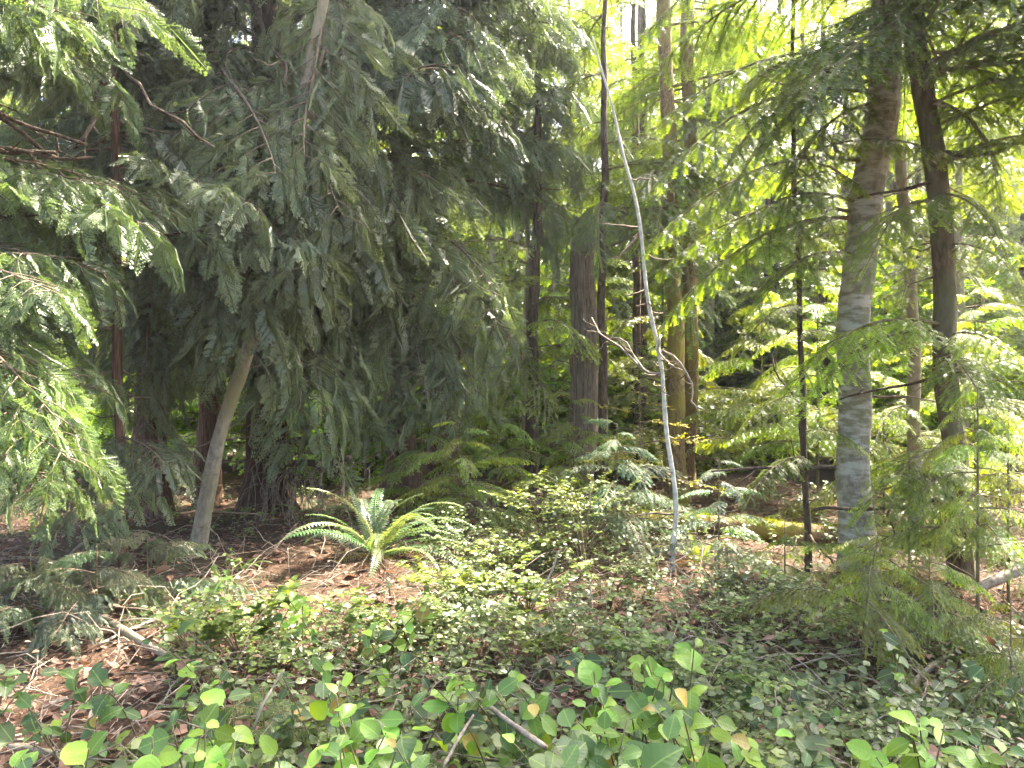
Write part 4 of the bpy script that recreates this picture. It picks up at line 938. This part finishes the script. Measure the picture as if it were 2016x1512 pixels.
def ground_cover():
    """low small-leaved plants: thin stems with two rows of oval leaves"""
    mb = MB(); tp = [leaf_tpl(3, .12, .15, .34, s) for s in range(3)]; lp, lu, ln_, ll, lt = [], [], [], [], []
    zones = [  # px range, depth range, plants, height, leaf
        ((900, 1620), (3.4, 6.0), 190, (.06, .36), (.020, .060)),
        ((840, 1330), (5.4, 8.0), 200, (.10, .45), (.025, .045)),
        ((330, 960), (3.6, 6.0), 190, (.06, .30), (.022, .055)),
        ((1380, 2000), (2.6, 4.6), 200, (.06, .25), (.025, .045)),
        ((0, 1000), (2.3, 3.6), 250, (.05, .2), (.02, .04)),
        ((0, 2016), (2.0, 3.4), 200, (.06, .28), (.03, .07)),
        ((150, 2016), (6.5, 11), 330, (.05, .3), (.03, .055)),
    ]
    for (x0, x1), (d0, d1), n, hr, lr in zones:
        for i in range(n):
            px = nr.uniform(x0, x1); d = nr.uniform(d0, d1); x = (px - CX) / F * d
            # bare patches of litter
            if (((px - 130) / 200) ** 2 + ((d - 3.4) / .8) ** 2 < 1) or (((px - 600) / 330) ** 2 + ((d - 6.1) / .95) ** 2 < 1 and nr.random() < .88): continue
            if ((px - 1290) / 200) ** 2 + ((d - 6.4) / .5) ** 2 < 1 and nr.random() < .85: continue
            if math.sin(x * 2.3 + 1.1) * math.sin(d * 2.9 + x) + nr.normal(0, .35) < -.25: continue
            base = np.array([x, d, gz(x, d)]); h = nr.uniform(*hr); tone = nr.random() ** 2.5
            for st in range(nr.integers(2, 5)):
                a = nr.uniform(0, 6.28); L = h * nr.uniform(.9, 1.6)
                P = base + np.stack([np.linspace(0, 1, 5) ** 1.2 * math.cos(a) * L * .75, np.linspace(0, 1, 5) ** 1.2 * math.sin(a) * L * .75, h * np.sin(np.linspace(0, 1, 5) * 1.7)], 1)
                tube(mb, P, np.linspace(.003, .0012, 5), 3, mat=1, cap=False)
                nl = int(4 + L / .05); j = np.arange(nl); q = .25 + .75 * j / nl
                Q = np.stack([np.interp(q, np.linspace(0, 1, 5), P[:, k]) for k in range(3)], 1)
                bb = a + np.where(j % 2, 1, -1) * nr.uniform(.7, 1.3, nl)
                lp.append(Q); lu.append(np.stack([np.cos(bb), np.sin(bb), nr.uniform(-.3, .3, nl)], 1)); ln_.append(np.stack([nr.normal(0, .4, nl), nr.normal(-.35, .4, nl), np.ones(nl)], 1))
                ll.append(nr.uniform(*lr, nl)); lt.append(np.minimum(1, tone * nr.uniform(.4, 1.2, nl)))
    lp, lu, ln_, ll, lt = (np.concatenate(v) for v in (lp, lu, ln_, ll, lt))
    for v in range(3): batch(mb, tp[v], lp[v::3], lu[v::3], ln_[v::3], ll[v::3], lt[v::3])
    obj('ground_cover', mb.mesh('ground cover', [M['smallleaf'], M['greentwig']], smooth=False), kind='stuff', label='low small-leaved green plants covering the forest floor')
ground_cover()

def low_leaves():
    mb = MB(); tp = [leaf_tpl(4, .12, .2, w_, i_) for i_, w_ in enumerate((.36, .20, .42, .28, .15))]
    for px0, px1, d0, d1, n, hr, lr in ((200, 2040, 1.8, 3.7, 240, (.05, .22), (.05, .105)), (480, 1700, 3.3, 5.4, 190, (.05, .25), (.04, .085)), (300, 1000, 4.3, 5.2, 50, (.05, .2), (.04, .08)), (1350, 2050, 3.0, 4.8, 90, (.04, .18), (.04, .08))):
        for i in range(n):
            px = nr.uniform(px0, px1); d = nr.uniform(d0, d1); x = (px - CX) / F * d; b = np.array([x, d, gz(x, d)])
            if math.sin(x * 3.1 + .5) * math.sin(d * 3.7 + 1.3 * x) + nr.normal(0, .4) < -.2: continue
            k = nr.integers(8, 17); a = nr.uniform(0, 6.28, k); r = np.sqrt(nr.random(k)) * nr.uniform(.1, .2); h = nr.uniform(*hr) * nr.uniform(.4, 1.1, k)
            P = b + np.stack([np.cos(a) * r, np.sin(a) * r, h], 1); a2 = a + nr.normal(0, .7, k)
            U = np.stack([np.cos(a2), np.sin(a2), nr.normal(0, .35, k)], 1); N2 = np.stack([nr.normal(0, .4, k), nr.normal(-.55, .4, k), np.ones(k)], 1)
            batch(mb, tp[nr.integers(5)], P, U, N2, nr.uniform(*lr, k) * nr.uniform(.6, 1.15), np.clip(nr.random() ** 2.2 * nr.uniform(.3, 1.2, k), 0, 1))
            for j in range(0, k, 2): tube(mb, [b + nr.normal(0, .01, 3), (b + P[j]) / 2 + [0, 0, .02], P[j]], [.0025, .002, .0015], 3, mat=1, cap=False)
    obj('low_undergrowth', mb.mesh('low undergrowth', [M['smallleaf'], M['greentwig']]), kind='stuff', label='shaded broad-leaved undergrowth close to the floor')
    tw = MB()
    for i in range(420):
        d = nr.uniform(2.4, 7); x = nr.uniform(-.72, .72) * d; a = nr.uniform(0, 6.28); L = nr.uniform(.3, 1.0); p0 = np.array([x, d, gz(x, d) + .01]); h = nr.uniform(.02, .35)
        tube(tw, wiggle(p0, p0 + np.array([math.cos(a) * L, math.sin(a) * L, h]), 7, .07, i, -.06), np.linspace(nr.uniform(.002, .006), .0012, 7), 4, cap=False)
    obj('dry_brambles', tw.mesh('dry brambles', M['deadwood']), kind='stuff', label='tangle of thin dry stems standing over the forest floor')
low_leaves()

def leafy_shrub(label, px, d, h, spread, nst, leaf, tint, per=14):
    x = (px - CX) / F * d; g = gz(x, d); root = thing('huckleberry_shrub', (x, d, g), label, 'shrub')
    tp = [leaf_tpl(3, .12, .15, .34, s) for s in range(3)]; rg = np.random.default_rng(int(px * 7 + d))
    for i in range(nst):
        a = rg.uniform(0, 6.28); L = h * rg.uniform(.7, 1.1); wd = MB(); fo = MB(); t = np.linspace(0, 1, 7)
        P = np.stack([t ** 1.4 * math.cos(a) * spread, t ** 1.4 * math.sin(a) * spread, L * np.sin(t * 1.5)], 1)
        tube(wd, P, np.linspace(.006, .0016, 7), 4)
        for k in range(5):
            q0 = rg.uniform(.35, 1); p0 = np.array([np.interp(q0, t, P[:, j]) for j in range(3)]); b = rg.uniform(0, 6.28); l = rg.uniform(.12, .3) * h / .6
            p1 = p0 + np.array([math.cos(b), math.sin(b), rg.uniform(0, .5)]) * l; tube(wd, [p0, p1], [.002, .001], 3, cap=False)
            for j in range(per):
                q = (j + 1) / per; c = b + (1 if j % 2 else -1) * rg.uniform(.6, 1.3)
                V, T, A = xform(tp[j % 3], p0 + (p1 - p0) * q, [math.cos(c), math.sin(c), rg.uniform(-.2, .4)], [rg.normal(0, .35), rg.normal(0, .35), 1], leaf * rg.uniform(.7, 1.3)); fo.add(V, T, rg.random() ** 2)
        s_ = obj('stem', wd.mesh('stem', M['greentwig']), root); f = obj('foliage', fo.mesh('shrub foliage', M['smallleaf'], smooth=False), s_); f.color = (*tint, 1)
    return root
leafy_shrub('pale sunlit small-leaved shrub right of the large fern', 985, 6.3, .45, .45, 9, .040, (1.3, 1.25, 1.1))
leafy_shrub('upright small-leaved shrub with airy tips in front of the snag foot', 1150, 6.4, .78, .35, 9, .035, (1.0, 1.0, .9))
leafy_shrub('leafy small shrub left of the thin white stem foot', 1200, 5.7, .42, .35, 8, .032, (1.0, 1.0, .85))
leafy_shrub('taller yellowish shrub rising just left of the snag', 1085, 7.0, .75, .4, 9, .040, (1.35, 1.25, .8))
leafy_shrub('rounded warm green shrub below the pale forked twig', 1100, 4.3, .34, .4, 9, .034, (1.15, 1.1, .8))
leafy_shrub('dull olive shrub left of the bent pale branch', 800, 4.6, .36, .38, 8, .045, (1.0, 1.0, .8))
leafy_shrub('loose shrub with yellowish leaves right of the litter strip', 900, 5.2, .40, .38, 8, .038, (1.4, 1.3, .8))
leafy_shrub('dark glossy shrub behind the sprawling bright salal', 1380, 3.7, .32, .4, 9, .040, (.8, .9, .75))
leafy_shrub('small-leaved shrub beside the foot of the thin dark sapling trunk', 1540, 4.6, .34, .42, 8, .030, (.95, .95, .8))
leafy_shrub('broad-leaved bramble clump left of the bottom left litter', 470, 4.2, .30, .36, 7, .055, (1.0, 1.0, .75))
leafy_shrub('low sunlit shrub in the middle with glossy round leaves', 1040, 5.3, .35, .45, 9, .042, (1.2, 1.2, 1.0))
leafy_shrub('dark low shrub in front of the rotten log', 1420, 5.0, .38, .5, 9, .035, (.85, .95, .85))

# ------------------------------------------------------------------ salal
SL = []
for s in range(4):
    V, T, A = leaf_tpl(7, .10 + .10 * s, .06 + .12 * s, (.30, .36, .33, .40)[s], s); mb = MB(); mb.add(V, T, A)
    tube(mb, [(-.14, 0, .02), (-.05, 0, .004), (.03, 0, 0)], [.010, .010, .008], 4, .5)
    SL.append(mb.mesh('salal leaf', M['salal']))
def salal(label, px, py, d, nst=2, nleaf=7, leaf=.10, bright=.4, group=None, spread=.14, tilt=.5):
    if group is None: nst += 1; nleaf += 2
    """tip cluster centred near a photograph pixel; stems run down to the floor"""
    c = at(px, py, d); g = gz(c.x, d + .05)
    root = thing('salal_shrub', (c.x + rnd.uniform(-.05, .05), d + rnd.uniform(0, .1), g), label, 'shrub', group)
    for sidx in range(nst):
        ang = rnd.uniform(0, 6.28); rr = spread * math.sqrt(rnd.random()) if sidx else 0
        tip = Vector((c.x + math.cos(ang) * rr, c.y + math.sin(ang) * rr * .8, max(g + .1, c.z + rnd.uniform(-.06, .04)))) - root.location
        b = Vector((rnd.uniform(-.22, .22), rnd.uniform(-.05, .2), -.03)); mid = (b + tip) / 2 + Vector((rnd.uniform(-.05, .05), rnd.uniform(-.03, .06), .09))
        P = smooth_path([tuple(b), tuple(mid), tuple(tip)], 8); mb = MB(); tube(mb, P, np.linspace(.0042, .0022, 8), 5)
        st = obj('stem', mb.mesh('stem', M['greentwig']), root)
        for j in range(nleaf):
            q = 1 - (j / nleaf) ** 1.1 * .72; p = [np.interp(q, np.linspace(0, 1, 8), P[:, k]) for k in range(3)]
            a = ang + j * 2.4 + rnd.uniform(-.5, .5); l = leaf * .9 * rnd.uniform(.5, 1.12) * (.7 if j == 0 else 1)
            up = rnd.uniform(-.6, .55) + (.4 if j < 2 else 0)
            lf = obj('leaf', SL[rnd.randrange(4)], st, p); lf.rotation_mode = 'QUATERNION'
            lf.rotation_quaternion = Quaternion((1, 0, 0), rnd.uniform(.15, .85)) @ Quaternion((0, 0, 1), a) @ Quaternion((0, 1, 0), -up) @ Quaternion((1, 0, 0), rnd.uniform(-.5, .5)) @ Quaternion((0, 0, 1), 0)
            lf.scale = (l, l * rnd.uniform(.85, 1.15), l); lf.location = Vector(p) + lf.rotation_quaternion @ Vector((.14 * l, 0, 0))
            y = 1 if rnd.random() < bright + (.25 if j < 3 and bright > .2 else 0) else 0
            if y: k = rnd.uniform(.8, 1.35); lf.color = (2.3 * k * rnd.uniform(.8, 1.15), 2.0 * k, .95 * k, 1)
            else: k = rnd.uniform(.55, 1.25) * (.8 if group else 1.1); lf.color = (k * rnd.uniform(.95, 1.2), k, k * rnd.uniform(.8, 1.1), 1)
    lv = [q for st_ in root.children for q in st_.children]
    for q in lv:
        if rnd.random() < .035: q.color = (3.4, 1.35, .9, 1)
    return root
SA = [
    ('big cluster of bright oval salal leaves at the bottom left', 300, 1440, 2.25, 4, 8, .105, .5, .2),
    ('upright salal tip with pale broad leaves above the bottom left cluster', 395, 1390, 2.5, 2, 7, .105, .5, .1),
    ('small trio of salal leaves below the thick pale stick', 366, 1305, 3.2, 1, 5, .10, .3, .05),
    ('pale whitish salal tip left of the bottom centre', 632, 1325, 2.9, 1, 6, .115, .2, .05),
    ('yellow-green salal pair with rounded leaves at the lower centre left', 672, 1385, 2.55, 2, 6, .10, .6, .1),
    ('fan of light green salal leaves left of the brown stick', 760, 1420, 2.4, 2, 7, .10, .55, .1),
    ('bright salal tuft above the brown stick', 862, 1345, 2.8, 2, 6, .10, .6, .08),
    ('salal leaves cut by the bottom edge left of centre', 610, 1490, 2.15, 2, 7, .10, .5, .1),
    ('low salal leaves at the bottom edge under the fan of leaves', 800, 1500, 2.1, 2, 6, .10, .3, .12),
    ('salal leaves at the bottom edge right of the bottom left cluster', 430, 1495, 2.1, 2, 6, .095, .5, .12),
    ('mid green salal patch above the brown stick tip', 1000, 1340, 2.9, 4, 8, .095, .25, .2),
    ('yellow young salal tips in the centre right cluster', 1180, 1385, 2.45, 3, 7, .085, .85, .12),
    ('tall salal with yellow tip and grey-green leaves at the bottom centre right', 1230, 1330, 2.5, 3, 8, .105, .35, .15),
    ('sprawling bright salal reaching right with one orange leaf', 1335, 1290, 2.6, 3, 8, .105, .75, .16),
    ('large grey-green salal leaves below the yellow tips', 1190, 1440, 2.2, 3, 7, .12, .05, .15),
    ('bright salal pair of long leaves at the lower right of the centre cluster', 1345, 1425, 2.3, 2, 6, .11, .6, .1),
    ('pale glossy salal leaves cut by the bottom edge at the centre right', 1270, 1495, 2.0, 2, 6, .12, .15, .12),
    ('silvery salal leaves at the bottom edge right of the brown stick', 1090, 1490, 2.1, 2, 6, .11, .05, .12),
    ('upright pale salal with one yellow leaf alone at the lower right', 1480, 1460, 2.3, 1, 6, .105, .3, .06),
    ('bright rounded salal tip in front of the drooping sapling', 1795, 1415, 2.6, 2, 6, .10, .65, .08),
    ('bright salal leaves at the bottom edge left of the right corner', 1725, 1480, 2.25, 2, 7, .105, .7, .1),
    ('salal with mixed leaves in the bottom right corner', 1935, 1440, 2.4, 3, 7, .10, .5, .15),
    ('dark salal leaves on the litter at the lower left', 150, 1345, 3.1, 2, 6, .10, .1, .12),
    ('dim salal leaves at the left edge above the litter', 15, 1325, 3.0, 2, 6, .10, .05, .12),
    ('bright salal leaf tip in the bottom left corner', 20, 1490, 2.1, 1, 5, .10, .7, .08),
    ('bright salal leaf group right of the litter strip', 595, 1180, 4.2, 2, 7, .10, .5, .14),
    ('lone light salal sprout at the centre above the brown stick', 825, 1215, 3.9, 1, 6, .10, .5, .1),
    ('dull round salal leaves at the foot of the leaning pale trunk', 420, 1125, 5.0, 2, 6, .075, .0, .12),
    ('single grey-leaved salal sprout right of the leaning trunk foot', 455, 1085, 5.4, 1, 4, .07, .0, .06),
    ('salal leaves left of the pale forked twig', 705, 1225, 3.9, 2, 6, .09, .2, .12),
]
for lb, px, py, d, ns, nl, lf, br, sp in SA:
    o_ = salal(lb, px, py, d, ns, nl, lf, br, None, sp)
    if 'orange' in lb: o_.children[0].children[3].color = (6.5, 2.4, 2.2, 1)
ZN = ((0, 500, 'in the lower left among litter'), (500, 900, 'left of the bottom centre'), (900, 1300, 'around the brown stick at the bottom centre'), (1300, 1660, 'below the rotten log at the lower right'), (1660, 2017, 'under the drooping saplings at the lower right'))
FILL = {}
for i in range(52):
    px = rnd.uniform(-20, 2030); d = rnd.uniform(2.0, 3.7); h = rnd.uniform(.14, .42)
    if px < 260 and d > 2.4 and rnd.random() < .7: continue
    x = (px - CX) / F * d; py = CY + (CAMZ - gz(x, d) - h) * F / d
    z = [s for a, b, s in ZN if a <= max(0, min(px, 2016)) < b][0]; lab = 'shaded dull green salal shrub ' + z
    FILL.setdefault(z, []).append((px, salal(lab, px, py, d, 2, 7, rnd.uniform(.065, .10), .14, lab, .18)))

for z, lst in FILL.items():
    for k, (px, o_) in enumerate(sorted(lst, key=lambda e: e[0])):
        if k < 12: o_['label'] = f'{ORD[k]} dull salal shrub from the left, {z}'
        else: o_['label'] = f'dull salal shrub at the right end, {z}'
# ------------------------------------------------------------------ air
def haze():
    m, t, N, L = new_mat('haze'); out = N('OutputMaterial'); v = N('VolumePrincipled')
    v.inputs['Color'].default_value = (.86, .93, 1, 1); v.inputs['Density'].default_value = HAZE; v.inputs['Anisotropy'].default_value = .6
    L(v.outputs[0], out.inputs['Volume'])
    mb = MB(); x0, x1, y0, y1, z0, z1 = -60, 60, -6, 62, -1.6, 24
    V = [(x, y, z) for z in (z0, z1) for y in (y0, y1) for x in (x0, x1)]
    mb.add(V, [(0, 2, 3), (0, 3, 1), (4, 5, 7), (4, 7, 6), (0, 1, 5), (0, 5, 4), (2, 6, 7), (2, 7, 3), (0, 4, 6), (0, 6, 2), (1, 3, 7), (1, 7, 5)])
    obj('haze', mb.mesh('haze', m, smooth=False), kind='stuff', label='thin bluish haze hanging between the trees')
HAZE = .0012
if HAZE: haze()
